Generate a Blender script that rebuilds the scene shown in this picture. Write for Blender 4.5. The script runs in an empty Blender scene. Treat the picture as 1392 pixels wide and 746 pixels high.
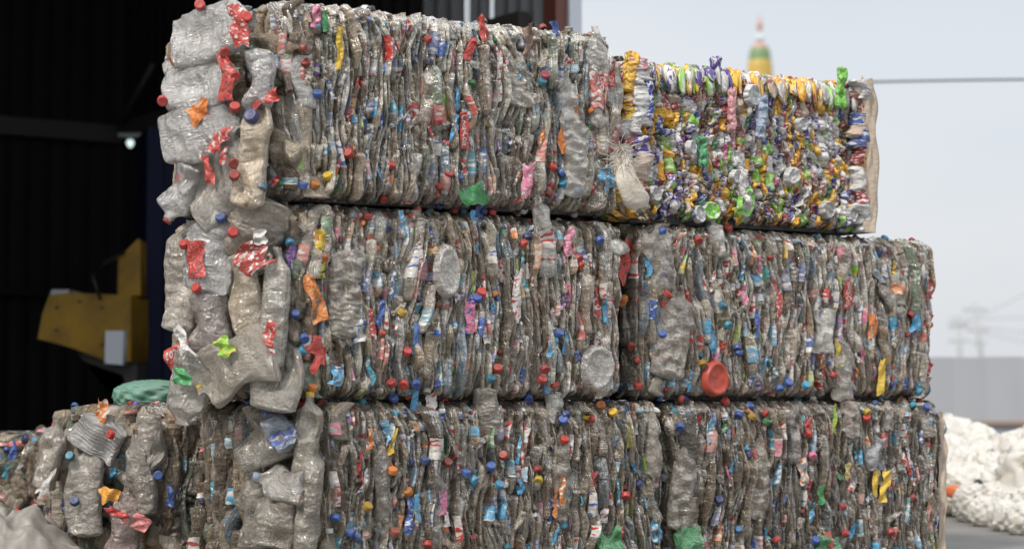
import bpy, math, random
import numpy as np
from math import pi, sin, cos, radians

RNG = np.random.default_rng(7)
scn = bpy.context.scene
COL = scn.collection

# ------------------------------------------------------------------ camera
CAM_Z = 0.57
FPX = 2706.0
PITCH = math.atan((540 - 373) / FPX)
cam = bpy.data.cameras.new("camera")
cam.lens = FPX / 1392 * 36
cam.sensor_width = 36
cam.clip_start = 0.05
cam.clip_end = 5000
cam.dof.use_dof = True
cam.dof.focus_distance = 6.1
cam.dof.aperture_fstop = 2.7
cam_o = bpy.data.objects.new("camera", cam)
COL.objects.link(cam_o)
cam_o.location = (0, 0, CAM_Z)
cam_o.rotation_euler = (pi / 2 + PITCH, 0, 0)
scn.camera = cam_o
FW = np.array([0, cos(PITCH), sin(PITCH)])
UP = np.array([0, -sin(PITCH), cos(PITCH)])
CAM = np.array([0, 0, CAM_Z])


def ray(px, py):
    return np.array([1, 0, 0]) * (px - 696) / FPX + UP * (373 - py) / FPX + FW


def at(px, py, y):
    """World point seen at a pixel of the photograph at world depth y."""
    d = ray(px, py)
    return CAM + d * (y / d[1])


YAW = radians(34.8)
U = np.array([cos(YAW), sin(YAW), 0])
B = np.array([-sin(YAW), cos(YAW), 0])
P0 = np.array([-0.614, 5.61, 0])


def on_front(px, py):
    """(s along the row, z) where the pixel meets the common front plane of the bales."""
    d = ray(px, py)
    n = B
    k = np.dot(P0 - CAM, n) / np.dot(d, n)
    p = CAM + d * k
    return float(np.dot(p - P0, U)), float(p[2])


# ------------------------------------------------------------------ materials
def new_mat(name):
    m = bpy.data.materials.new(name)
    m.use_nodes = True
    nt = m.node_tree
    nt.nodes.clear()
    out = nt.nodes.new("ShaderNodeOutputMaterial")
    return m, nt, out


def N(nt, typ, ins=None, **props):
    n = nt.nodes.new(typ)
    for k, v in props.items():
        setattr(n, k, v)
    for k, v in (ins or {}).items():
        if isinstance(v, bpy.types.NodeSocket):
            nt.links.new(v, n.inputs[k])
        else:
            n.inputs[k].default_value = v
    return n


def attr(nt, name):
    return N(nt, "ShaderNodeAttribute", attribute_name=name)


def math_n(nt, op, a, b=0.0, clamp=False):
    return N(nt, "ShaderNodeMath", {0: a, 1: b}, operation=op, use_clamp=clamp).outputs[0]


def mixc(nt, fac, a, b, mode="MIX"):
    n = nt.nodes.new("ShaderNodeMix")
    n.data_type = "RGBA"
    n.blend_type = mode
    n.clamp_factor = True
    for i, v in ((0, fac), (6, a), (7, b)):
        if isinstance(v, bpy.types.NodeSocket):
            nt.links.new(v, n.inputs[i])
        else:
            n.inputs[i].default_value = v
    return n.outputs[2]


def ramp(nt, fac, stops):
    n = nt.nodes.new("ShaderNodeValToRGB")
    el = n.color_ramp.elements
    while len(el) < len(stops):
        el.new(0.5)
    for e, (p, c) in zip(el, stops):
        e.position = p
        e.color = c if len(c) == 4 else (*c, 1)
    nt.links.new(fac, n.inputs[0])
    return n.outputs[0]


def grey(v):
    return (v, v, v, 1)


def plastic_material():
    """Dirty crushed PET: thin, glossy, partly see-through; colour from the bottle's own tint."""
    m, nt, out = new_mat("crushed_clear_plastic")
    tint = attr(nt, "tint").outputs["Color"]
    st = attr(nt, "st").outputs["Vector"]
    n1 = N(nt, "ShaderNodeTexNoise", {"Vector": st, "Scale": 5.0, "Detail": 6.0, "Roughness": 0.65})
    ik = N(nt, "ShaderNodeSeparateXYZ", {"Vector": attr(nt, "ink").outputs["Vector"]})
    dirt = math_n(nt, "MULTIPLY", ramp(nt, n1.outputs[0], [(0.42, grey(0)), (0.68, grey(1))]), ik.outputs[1])
    n2 = N(nt, "ShaderNodeTexNoise", {"Vector": st, "Scale": 40.0, "Detail": 3.0, "Roughness": 0.7})
    speck = ramp(nt, n2.outputs[0], [(0.56, grey(0)), (0.66, grey(1))])
    c = mixc(nt, math_n(nt, "MULTIPLY", dirt, 0.42), tint, (0.20, 0.16, 0.115, 1))
    c = mixc(nt, math_n(nt, "MULTIPLY", speck, 0.15), c, (0.10, 0.08, 0.06, 1))
    # creases: stress whitening along fold lines
    v = N(nt, "ShaderNodeTexVoronoi", {"Vector": st, "Scale": 4.5, "Randomness": 1.0}, feature="DISTANCE_TO_EDGE")
    crease = ramp(nt, v.outputs["Distance"], [(0.0, grey(1)), (0.035, grey(0))])
    c = mixc(nt, math_n(nt, "MULTIPLY", crease, 0.6), c, mixc(nt, 0.5, tint, (0.84, 0.81, 0.75, 1)))
    wn = N(nt, "ShaderNodeTexNoise", {"Vector": st, "Scale": 5.0, "Detail": 2.0})
    wv = N(nt, "ShaderNodeVectorMath", {0: wn.outputs["Color"], 1: (0.5, 0.5, 0.5)}, operation="SUBTRACT")
    wv = N(nt, "ShaderNodeVectorMath", {0: wv.outputs[0], "Scale": 0.35}, operation="SCALE")
    sw = N(nt, "ShaderNodeVectorMath", {0: st, 1: wv.outputs[0]}, operation="ADD").outputs[0]
    v2 = N(nt, "ShaderNodeTexVoronoi", {"Vector": sw, "Scale": 3.2}, feature="F1")
    v3 = N(nt, "ShaderNodeTexVoronoi", {"Vector": sw, "Scale": 8.5}, feature="F1")
    n3 = N(nt, "ShaderNodeTexNoise", {"Vector": st, "Scale": 12.0, "Detail": 5.0, "Roughness": 0.55})
    mps = N(nt, "ShaderNodeMapping", {"Vector": st, "Scale": (26.0, 2.4, 1.0)})
    n4 = N(nt, "ShaderNodeTexNoise", {"Vector": mps.outputs[0], "Scale": 1.0, "Detail": 3.0, "Distortion": 0.6})
    pleat = math_n(nt, "ABSOLUTE", math_n(nt, "SUBTRACT", n4.outputs[0], 0.5))
    h = math_n(nt, "ADD", math_n(nt, "ADD", math_n(nt, "MULTIPLY", v2.outputs["Distance"], 1.1), math_n(nt, "MULTIPLY", v3.outputs["Distance"], 0.22)), math_n(nt, "MULTIPLY", n3.outputs[0], 0.22))
    h = math_n(nt, "ADD", h, math_n(nt, "MULTIPLY", pleat, 1.8))
    n6 = N(nt, "ShaderNodeTexNoise", {"Vector": st, "Scale": 1.1, "Detail": 2.0})
    h = math_n(nt, "MULTIPLY", h, ramp(nt, n6.outputs[0], [(0.35, grey(0.75)), (0.65, grey(1.3))]))
    bump = N(nt, "ShaderNodeBump", {"Height": h, "Strength": 0.6, "Distance": 0.016})
    pr = N(nt, "ShaderNodeBsdfPrincipled", {"Base Color": c, "Roughness": 0.5, "Normal": bump.outputs[0]})
    pr.inputs["Specular IOR Level"].default_value = 0.3
    tl = N(nt, "ShaderNodeBsdfTranslucent", {"Color": c, "Normal": bump.outputs[0]})
    mx = N(nt, "ShaderNodeMixShader", {0: 0.25, 1: pr.outputs[0], 2: tl.outputs[0]})
    lw = N(nt, "ShaderNodeLayerWeight", {"Blend": 0.35, "Normal": bump.outputs[0]})
    tr = N(nt, "ShaderNodeBsdfTransparent", {"Color": (0.93, 0.93, 0.92, 1)})
    al = attr(nt, "tint").outputs["Alpha"]            # per bottle: how clear it is
    op = math_n(nt, "ADD", math_n(nt, "MULTIPLY", lw.outputs["Facing"], 0.6), math_n(nt, "MULTIPLY", dirt, 0.35))
    op = math_n(nt, "ADD", op, al, clamp=True)
    body = N(nt, "ShaderNodeMixShader", {0: op, 1: tr.outputs[0], 2: mx.outputs[0]})
    # both walls of a flattened bottle mirror the sky: a stronger sheen than one surface would give
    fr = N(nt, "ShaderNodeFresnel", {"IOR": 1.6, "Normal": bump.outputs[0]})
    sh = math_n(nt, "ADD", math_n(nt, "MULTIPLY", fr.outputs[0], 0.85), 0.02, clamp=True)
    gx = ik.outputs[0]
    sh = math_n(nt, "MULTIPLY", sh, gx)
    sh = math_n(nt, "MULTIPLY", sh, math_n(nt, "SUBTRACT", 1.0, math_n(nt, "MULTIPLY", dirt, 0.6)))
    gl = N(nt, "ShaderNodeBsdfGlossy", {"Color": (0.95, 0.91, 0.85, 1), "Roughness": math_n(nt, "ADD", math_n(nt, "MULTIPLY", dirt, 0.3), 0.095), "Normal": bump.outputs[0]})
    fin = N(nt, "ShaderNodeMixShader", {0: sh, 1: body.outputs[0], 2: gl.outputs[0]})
    nt.links.new(fin.outputs[0], out.inputs[0])
    return m


def label_material():
    """Printed film: base tint with a second ink in blocks and fine print."""
    m, nt, out = new_mat("printed_label_film")
    tint = attr(nt, "tint").outputs["Color"]
    tint = mixc(nt, attr(nt, "tint").outputs["Alpha"], (0.52, 0.49, 0.44, 1), tint)     # faded or under a dusty film
    ink = attr(nt, "ink").outputs["Color"]
    st = attr(nt, "st").outputs["Vector"]
    mp = N(nt, "ShaderNodeMapping", {"Vector": st, "Scale": (1.6, 3.0, 1.0)})
    n1 = N(nt, "ShaderNodeTexNoise", {"Vector": mp.outputs[0], "Scale": 2.6, "Detail": 1.0})
    blk = ramp(nt, n1.outputs[0], [(0.57, grey(0)), (0.585, grey(1))])
    mp2 = N(nt, "ShaderNodeMapping", {"Vector": st, "Scale": (30.0, 14.0, 1.0)})
    n2 = N(nt, "ShaderNodeTexNoise", {"Vector": mp2.outputs[0], "Scale": 1.0, "Detail": 2.0})
    fine = ramp(nt, n2.outputs[0], [(0.61, grey(0)), (0.64, grey(1))])
    c = mixc(nt, blk, tint, ink)
    c = mixc(nt, math_n(nt, "MULTIPLY", fine, 0.35), c, (0.65, 0.63, 0.58, 1))
    nd = N(nt, "ShaderNodeTexNoise", {"Vector": st, "Scale": 6.0, "Detail": 5.0, "Roughness": 0.7})
    d = ramp(nt, nd.outputs[0], [(0.45, grey(0)), (0.75, grey(1))])
    c = mixc(nt, math_n(nt, "ADD", math_n(nt, "MULTIPLY", d, 0.5), 0.08), c, (0.24, 0.2, 0.16, 1))
    v2 = N(nt, "ShaderNodeTexVoronoi", {"Vector": st, "Scale": 10.0}, feature="SMOOTH_F1")
    bump = N(nt, "ShaderNodeBump", {"Height": v2.outputs["Distance"], "Strength": 0.4, "Distance": 0.01})
    pr = N(nt, "ShaderNodeBsdfPrincipled", {"Base Color": c, "Roughness": 0.38, "Normal": bump.outputs[0]})
    nt.links.new(pr.outputs[0], out.inputs[0])
    return m


def cap_material():
    m, nt, out = new_mat("cap_plastic")
    tint = attr(nt, "tint").outputs["Color"]
    tc = N(nt, "ShaderNodeTexCoord")
    nd = N(nt, "ShaderNodeTexNoise", {"Vector": tc.outputs["Object"], "Scale": 90.0, "Detail": 5.0, "Roughness": 0.7})
    d = ramp(nt, nd.outputs[0], [(0.45, grey(0)), (0.72, grey(1))])
    c = mixc(nt, math_n(nt, "ADD", math_n(nt, "MULTIPLY", d, 0.6), 0.1), tint, (0.2, 0.165, 0.13, 1))
    pr = N(nt, "ShaderNodeBsdfPrincipled", {"Base Color": c, "Roughness": 0.42})
    nt.links.new(pr.outputs[0], out.inputs[0])
    return m


def can_material():
    """Painted aluminium with bare scuffs."""
    m, nt, out = new_mat("printed_aluminium")
    tint = attr(nt, "tint").outputs["Color"]
    ink = attr(nt, "ink").outputs["Color"]
    st = attr(nt, "st").outputs["Vector"]
    mp = N(nt, "ShaderNodeMapping", {"Vector": st, "Scale": (5.0, 6.0, 1.0)})
    n1 = N(nt, "ShaderNodeTexNoise", {"Vector": mp.outputs[0], "Scale": 2.2, "Detail": 1.0})
    blk = ramp(nt, n1.outputs[0], [(0.54, grey(0)), (0.56, grey(1))])
    c = mixc(nt, blk, tint, ink)
    n2 = N(nt, "ShaderNodeTexNoise", {"Vector": st, "Scale": 9.0, "Detail": 5.0, "Roughness": 0.7})
    bare = ramp(nt, n2.outputs[0], [(0.6, grey(0)), (0.66, grey(1))])
    c = mixc(nt, math_n(nt, "MULTIPLY", bare, 0.6), c, (0.55, 0.55, 0.54, 1))
    n5 = N(nt, "ShaderNodeTexNoise", {"Vector": st, "Scale": 3.0, "Detail": 6.0, "Roughness": 0.7})
    gr = ramp(nt, n5.outputs[0], [(0.45, grey(0)), (0.7, grey(1))])
    c = mixc(nt, math_n(nt, "ADD", math_n(nt, "MULTIPLY", gr, 0.42), 0.03), c, (0.13, 0.11, 0.09, 1))
    n3 = N(nt, "ShaderNodeTexVoronoi", {"Vector": st, "Scale": 5.0}, feature="F1")
    bump = N(nt, "ShaderNodeBump", {"Height": n3.outputs["Distance"], "Strength": 0.9, "Distance": 0.014})
    pr = N(nt, "ShaderNodeBsdfPrincipled", {"Base Color": c, "Roughness": 0.48, "Metallic": math_n(nt, "ADD", math_n(nt, "MULTIPLY", bare, 0.5), 0.0),
                                            "Normal": bump.outputs[0]})
    nt.links.new(pr.outputs[0], out.inputs[0])
    return m


def flat_material(name, col, rough=0.6, *rest, spec=0.5, **kw):
    m = flat_material_(name, col, rough, *rest, **kw)
    m.node_tree.nodes["Principled BSDF"].inputs["Specular IOR Level"].default_value = spec
    return m


def flat_material_(name, col, rough=0.6, noise=0.0, scale=4.0, col2=None, metal=0.0, bump_s=0.0, bump_scale=20.0, bump_d=0.01):
    m, nt, out = new_mat(name)
    tc = N(nt, "ShaderNodeTexCoord").outputs["Object"]
    pr = N(nt, "ShaderNodeBsdfPrincipled", {"Base Color": (*col, 1), "Roughness": rough, "Metallic": metal})
    if noise:
        nn = N(nt, "ShaderNodeTexNoise", {"Vector": tc, "Scale": scale, "Detail": 6.0, "Roughness": 0.65})
        f = ramp(nt, nn.outputs[0], [(0.38, grey(0)), (0.66, grey(1))])
        c = mixc(nt, math_n(nt, "MULTIPLY", f, noise), (*col, 1), (*(col2 or [x * 0.5 for x in col]), 1))
        nt.links.new(c, pr.inputs["Base Color"])
    if bump_s:
        nb = N(nt, "ShaderNodeTexNoise", {"Vector": tc, "Scale": bump_scale, "Detail": 6.0})
        bp = N(nt, "ShaderNodeBump", {"Height": nb.outputs[0], "Strength": bump_s, "Distance": bump_d})
        nt.links.new(bp.outputs[0], pr.inputs["Normal"])
    nt.links.new(pr.outputs[0], out.inputs[0])
    return m


M_PET = plastic_material()
M_LAB = label_material()
M_CAP = cap_material()
M_CAN = can_material()
M_CORE = flat_material("packed_dirty_plastic", (0.09, 0.085, 0.08), 0.5, 0.8, 30, (0.03, 0.028, 0.025), bump_s=1.0, bump_scale=60, bump_d=0.02)


# ------------------------------------------------------------------ mesh helpers
class Soup:
    """Collects grids and faces; builds ONE mesh object with tint / ink / st point attributes."""

    def __init__(self):
        self.v, self.f4, self.f3, self.tint, self.ink, self.st = [], [], [], [], [], []
        self.n = 0

    def add(self, V, F, tint=(0.5, 0.5, 0.5, 0.5), st=None, ink=(1, 1, 1, 1)):
        V = np.asarray(V, float).reshape(-1, 3)
        F = np.asarray(F, int)
        n = len(V)
        (self.f4 if F.shape[1] == 4 else self.f3).append(F + self.n)
        self.v.append(V)
        t = np.asarray(tint, float)
        if t.ndim == 1:
            if len(t) == 3:
                t = np.append(t, 1.0)
            t = np.tile(t, (n, 1))
        self.tint.append(t)
        k = np.asarray(ink, float)
        if k.ndim == 1:
            if len(k) == 3:
                k = np.append(k, 1.0)
            k = np.tile(k, (n, 1))
        self.ink.append(k)
        self.st.append(V * 5 if st is None else np.asarray(st, float).reshape(-1, 3))
        self.n += n

    def grid(self, P, closed=False, **kw):
        a, b = P.shape[:2]
        self.add(P, grid_faces(a, b, closed), **kw)

    def build(self, name, mat, parent=None, origin=None, smooth=True):
        if mat is M_CAN: smooth = False
        me = bpy.data.meshes.new(name)
        V = np.concatenate(self.v)
        if origin is None:
            origin = (V.min(0) + V.max(0)) / 2
        origin = np.asarray(origin, float)
        V = V - origin
        parts = []
        starts = []
        c = 0
        for lst, k in ((self.f4, 4), (self.f3, 3)):
            if lst:
                F = np.concatenate(lst)
                parts.append(F.ravel())
                starts.append(c + np.arange(len(F)) * k)
                c += F.size
        idx = np.concatenate(parts).astype(np.int32)
        ls = np.concatenate(starts).astype(np.int32)
        me.vertices.add(len(V))
        me.vertices.foreach_set("co", V.ravel().astype(np.float32))
        me.loops.add(len(idx))
        me.loops.foreach_set("vertex_index", idx)
        me.polygons.add(len(ls))
        me.polygons.foreach_set("loop_start", ls)
        me.update(calc_edges=True)
        me.validate()
        if smooth:
            me.polygons.foreach_set("use_smooth", np.ones(len(me.polygons), bool))
        for nm, typ, data in (("tint", "FLOAT_COLOR", self.tint), ("ink", "FLOAT_COLOR", self.ink), ("st", "FLOAT_VECTOR", self.st)):
            at_ = me.attributes.new(nm, typ, "POINT")
            at_.data.foreach_set("color" if typ == "FLOAT_COLOR" else "vector", np.concatenate(data).ravel().astype(np.float32))
        me.materials.append(mat)
        o = bpy.data.objects.new(name, me)
        COL.objects.link(o)
        o.location = origin
        if parent is not None:
            o.parent = parent
        return o


def grid_faces(a, b, closed):
    i, j = np.meshgrid(np.arange(a - 1), np.arange(b if closed else b - 1), indexing="ij")
    j2 = (j + 1) % b
    return np.stack([i * b + j, i * b + j2, (i + 1) * b + j2, (i + 1) * b + j], -1).reshape(-1, 4)


def tag(o, label=None, cat=None, group=None, kind=None):
    if label: o["label"] = label
    if cat: o["category"] = cat
    if group: o["group"] = group
    if kind: o["kind"] = kind
    return o


def empty(name, loc, rz=0.0):
    o = bpy.data.objects.new(name, None)
    o.empty_display_size = 0.1
    COL.objects.link(o)
    o.location = loc
    o.rotation_euler = (0, 0, rz)
    return o


def box(s, lo, hi, **kw):
    x0, y0, z0 = lo
    x1, y1, z1 = hi
    V = [(x0, y0, z0), (x1, y0, z0), (x1, y1, z0), (x0, y1, z0), (x0, y0, z1), (x1, y0, z1), (x1, y1, z1), (x0, y1, z1)]
    F = [(0, 3, 2, 1), (4, 5, 6, 7), (0, 1, 5, 4), (1, 2, 6, 5), (2, 3, 7, 6), (3, 0, 4, 7)]
    # each face gets its own corners so that edges stay crisp
    VV = [V[i] for f in F for i in f]
    s.add(VV, np.arange(24).reshape(6, 4), **kw)


def tube(s, pts, r, n=8, **kw):
    pts = np.asarray(pts, float)
    r = np.broadcast_to(np.asarray(r, float), (len(pts),))
    t = np.gradient(pts, axis=0)
    t /= np.linalg.norm(t, axis=1)[:, None] + 1e-12
    ref = np.array([0.31, 0.17, 0.93])
    a = np.cross(t, ref)
    a /= np.linalg.norm(a, axis=1)[:, None] + 1e-12
    b = np.cross(t, a)
    th = np.linspace(0, 2 * pi, n, endpoint=False)
    P = pts[:, None] + r[:, None, None] * (a[:, None] * np.cos(th)[None, :, None] + b[:, None] * np.sin(th)[None, :, None])
    P = np.concatenate([pts[:1, None].repeat(n, 1), P, pts[-1:, None].repeat(n, 1)])
    s.grid(P, closed=True, **kw)


def noise_fn(rng, n=5, f0=1.0, f1=4.0, dim=1):
    """Smooth random function of 1 or 2 variables, roughly in -1..1."""
    k = rng.uniform(f0, f1, (n, dim)) * rng.choice([-1, 1], (n, dim))
    ph = rng.uniform(0, 2 * pi, n)
    w = rng.uniform(0.5, 1, n)
    w /= np.sqrt((w ** 2).sum() * 0.5) * 1.3

    def f(*xs):
        arg = sum(k[:, i].reshape((-1,) + (1,) * np.ndim(xs[0])) * np.asarray(x)[None] for i, x in enumerate(xs))
        return (np.sin(arg + ph.reshape((-1,) + (1,) * np.ndim(xs[0]))) * w.reshape((-1,) + (1,) * np.ndim(xs[0]))).sum(0)
    return f


def ridges(rng, TH, T, n=6, fmax=26.0, mmax=3, mmin=0, fmin=3.0):
    """Folds: sharp valleys running at random angles over a ring surface."""
    out = np.zeros_like(TH)
    for _ in range(n):
        m = rng.integers(mmin, mmax + 1)
        f = rng.uniform(fmin, fmax) * rng.choice([-1, 1])
        a = rng.uniform(0.4, 1.0) * rng.choice([-1, 1])
        warp = rng.uniform(0.2, 1.2) * np.sin(T * rng.uniform(3, 12) + rng.uniform(0, 6))
        out += a * (np.abs(np.sin(m * TH * 0.5 * (2 if m % 2 == 0 else 2) + f * T + warp + rng.uniform(0, 6))) - 0.63)
    return out / n * 1.6


# ------------------------------------------------------------------ crushed things
def bottle_profile(t, neck=True, rng=None):
    sh = rng.uniform(0.66, 0.82)
    p = np.clip(t / 0.035, 0, 1) ** 0.5
    if neck:
        q = np.clip((t - sh) / (0.95 - sh), 0, 1)
        p = p * (1 - 0.72 * (q * q * (3 - 2 * q)))
    else:
        p = p * np.clip((1 - t) / 0.05, 0, 1) ** 0.5
    return p


class Elem:
    """One crushed item: its surface grid and how it is coloured."""
    kind = None
    lid = False


def shell_elem(rng, c, hw, b, w, dh, nt, nth, neck, flip, crumple=0.22, rib=0.0, tint=(.4, .4, .4, .4)):
    """A bottle pressed edge-on: c, hw, b are functions of t giving centre, half width and height in the face."""
    t = np.linspace(0, 1, nt)
    th = np.linspace(0, 2 * pi, nth, endpoint=False)
    TH, T = np.meshgrid(th, t)
    tp = 1 - t if flip else t
    p = bottle_profile(tp, neck, rng)
    R = 1 + crumple * (0.85 * ridges(rng, TH, T, 5, 4, 7, 2, 0.0) + 0.4 * ridges(rng, TH, T, 4, 16))
    if rib:
        R = R * (1 + rib * np.sin(T * rng.uniform(70, 110)))
    ca, sa = np.cos(TH), np.sin(TH)
    e = rng.uniform(0.7, 1.9)
    ca = np.sign(ca) * np.abs(ca) ** e
    A = c(t)[:, None] + (np.maximum(hw(t), 0.004) * p)[:, None] * ca * R
    wn = noise_fn(rng, 4, 2, 9)(t) * 0.007
    Wd = (w + wn)[:, None] + (dh * (0.35 + 0.65 * p))[:, None] * (sa * R)
    tuck = rng.uniform(0.0, 0.022, 2)
    Wd = Wd - (np.where(t < 0.5, tuck[0], tuck[1]) * np.abs(2 * t - 1) ** 5)[:, None]
    Bv = b(t)[:, None] + 0.004 * ridges(rng, TH, T, 3, 14)
    el = Elem()
    el.P = np.stack([A, Bv, Wd], -1)
    el.tint = tint
    el.st = np.stack([TH / pi * 0.35 + rng.uniform(0, 50), T * abs(b(np.array([1.]))[0] - b(np.array([0.]))[0]) * 9 + rng.uniform(0, 50), 0 * T + rng.uniform(0, 50)], -1)
    k = 0 if flip else -1
    ck = el.P[k].mean(0)
    kk = 3 if flip else -4
    ax = ck - el.P[kk].mean(0)
    el.neck = ck
    el.axis = ax / (np.linalg.norm(ax) + 1e-9)
    el.score = 0
    return el


def flat_elem(rng, a0, b0, w0, L, wid, ang, thick, nt=40, nth=28, neck=True, crumple=0.16, rib=0.0, tint=(.5, .5, .5, .4), bend=0.25, ribn=16, fold=None):
    """A bottle squashed face-on, lying in the face at angle ang (0 = neck up)."""
    t = np.linspace(0, 1, nt)
    th = np.linspace(0, 2 * pi, nth, endpoint=False)
    TH, T = np.meshgrid(th, t)
    if fold is None: fold = min(0.0055, 0.05 * wid)
    p = bottle_profile(t, neck, rng)
    outl = 1 + 0.12 * noise_fn(rng, 4, 3, 10)(t)
    R = 1 + crumple * 0.45 * (ridges(rng, TH, T, 6, 12, 4) + 0.6 * ridges(rng, TH, T, 6, 26, 8, 2, 4))
    ca, sa = np.cos(TH), np.sin(TH)
    x = (wid / 2 * p * outl)[:, None] * np.sign(ca) * np.abs(ca) ** 0.8 * R
    x = x + (wid * 0.15 * noise_fn(rng, 3, 2, 6)(t))[:, None] * 0.6
    y = (t - 0.5)[:, None] * L + 0.012 * ridges(rng, TH, T, 3, 9)
    z = thick * (0.3 + 0.7 * p)[:, None] * np.sign(sa) * np.abs(sa) ** 0.7 * R
    if rib:
        z = z + 0.6 * rib * (1 + 0.5 * noise_fn(rng, 3, 2, 7, 2)(TH, T * 3)) * np.sin(T * 2 * pi * ribn + 0.8 * np.sin(TH * 2 + T * 5)) * (np.clip(T * 8, 0, 1) * np.clip((0.72 - T) * 10, 0, 1))
    # sharp folds over the flattened wall
    fz = 0
    for lam, am, n_ in ((0.055, 1.0, 5), (0.028, 0.55, 6), (0.015, 0.25, 5)):
        for _ in range(n_):
            dr = rng.uniform(0, pi)
            q = (x * cos(dr) + y * sin(dr)) * pi / (lam * rng.uniform(0.7, 1.4)) + rng.uniform(0, 6) + 0.8 * np.sin((x * sin(dr) - y * cos(dr)) * 60 + rng.uniform(0, 6))
            fz = fz + am * (np.abs(np.sin(q)) - 0.63) * rng.choice([-1, 1]) * lam / 0.055
    z = z + fz * fold * np.where(sa > -0.2, 1, 0.3)
    # dents
    for _ in range(rng.integers(2, 6)):
        dx, dy = rng.uniform(-wid / 2, wid / 2), rng.uniform(-L / 2, L / 2)
        g = np.exp(-(((x - dx) / (wid * 0.22)) ** 2 + ((y - dy) / (wid * rng.uniform(0.2, 0.6))) ** 2))
        z = z - g * thick * rng.uniform(0.4, 1.2)
    z = z - bend * (x ** 2) / wid - 0.15 * bend * (y ** 2) / L
    co, si = cos(ang), sin(ang)
    el = Elem()
    el.P = np.stack([a0 + x * co - y * si, b0 + x * si + y * co, w0 + z], -1)
    el.tint = tint
    el.st = np.stack([TH / pi * wid * 11 + rng.uniform(0, 50), T * L * 11 + rng.uniform(0, 50), 0 * T + rng.uniform(0, 50)], -1)
    el.neck = el.P[-1].mean(0)
    ax = el.neck - el.P[-5].mean(0)
    el.axis = ax / (np.linalg.norm(ax) + 1e-9)
    el.score = wid * L
    return el


def disc_elem(rng, a0, b0, w0, ra, rb, ang, tint):
    """The round base of a bottle or can facing outward: petalled dish inside a rim."""
    nr, nth = 12, 30
    r = np.linspace(0, 1, nr)
    th = np.linspace(0, 2 * pi, nth, endpoint=False)
    TH, Rr = np.meshgrid(th, r)
    z = 0.006 * np.exp(-((Rr - 0.8) / 0.12) ** 2) - 0.004 * (1 - Rr) - 0.02 * np.clip((Rr - 0.88) / 0.12, 0, 1) ** 2
    z += 0.0018 * np.cos(5 * TH) * Rr * (Rr < 0.85) + 0.0015 * ridges(rng, TH, Rr, 4, 9)
    wob = 1 + 0.05 * np.sin(2 * TH + rng.uniform(0, 6)) + 0.03 * np.sin(3 * TH + rng.uniform(0, 6))
    x, y = ra * Rr * np.cos(TH) * wob, rb * Rr * np.sin(TH) * wob
    co, si = cos(ang), sin(ang)
    el = Elem()
    el.P = np.stack([a0 + x * co - y * si, b0 + x * si + y * co, w0 + z + x * rng.uniform(-0.3, 0.3)], -1)
    el.tint = tint
    el.st = np.stack([x * 9 + rng.uniform(0, 50), y * 9 + rng.uniform(0, 50), 0 * x + rng.uniform(0, 50)], -1)
    el.score = ra * rb * 4
    el.neck = None
    return el


def cap_mesh(s, pos, axis, r=0.0145, h=0.017, tint=(0.6, 0.05, 0.04), rng=RNG, ring=True):
    """Knurled screw cap with a bevelled top and a tamper ring."""
    n = 36
    r, h = r * 0.9, h * 0.9
    tint = np.array(tint[:3]) * rng.uniform(0.45, 1.05) * rng.uniform(0.9, 1.1, 3)
    th = np.linspace(0, 2 * pi, n, endpoint=False)
    kn = 1 + 0.035 * np.cos(th * 18)
    prof = [(0.0, h * 0.96, 0), (0.6, h * 0.96, 0), (0.82, h, 0), (0.95, h * 0.93, 0), (1.0, h * 0.82, 1), (1.0, h * 0.3, 1), (1.0, h * 0.26, 0), (0.93, h * 0.25, 0), (0.93, h * 0.2, 0), (1.0, h * 0.18, 0), (1.0, 0.0, 0), (0.8, 0.0, 0)]
    ax = np.asarray(axis, float)
    ax = ax / np.linalg.norm(ax)
    a = np.cross(ax, [0.3, 0.9, 0.2])
    a /= np.linalg.norm(a)
    b = np.cross(ax, a)
    P = []
    for q, z, k in prof:
        rr = r * q * (kn if k else 1.0) * np.ones(n)
        P.append(np.asarray(pos) + ax * z + (a * np.cos(th)[:, None] + b * np.sin(th)[:, None]) * rr[:, None])
    s.grid(np.array(P), closed=True, tint=tint)


RED, BLUE, TEAL, ORANGE, YEL, WHITE, GREEN, SKY = (0.52, 0.035, 0.03), (0.03, 0.11, 0.42), (0.02, 0.30, 0.42), (0.75, 0.22, 0.03), (0.75, 0.5, 0.03), (0.7, 0.69, 0.66), (0.04, 0.32, 0.1), (0.06, 0.36, 0.62)
NAVY, PINK, BLACK, PURPLE, LIME = (0.02, 0.04, 0.16), (0.7, 0.2, 0.32), (0.02, 0.02, 0.022), (0.16, 0.06, 0.3), (0.3, 0.6, 0.06)
CAP_COLS = [RED] * 10 + [(0.45, 0.06, 0.04)] * 5 + [BLUE] * 8 + [TEAL] * 3 + [SKY] * 4 + [NAVY] * 5 + [ORANGE, YEL] + [WHITE] * 5 + [GREEN, BLACK, (0.3, 0.28, 0.25)]
LAB_COLS = [(RED, WHITE)] * 7 + [(SKY, WHITE)] * 6 + [(BLUE, WHITE)] * 4 + [(WHITE, RED)] * 4 + [(WHITE, BLUE)] * 3 + [(ORANGE, WHITE)] * 2 + [(TEAL, WHITE)] * 3 + [(PINK, WHITE)] * 2 + [(YEL, RED), (GREEN, WHITE), (PURPLE, WHITE), (LIME, YEL)]


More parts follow.
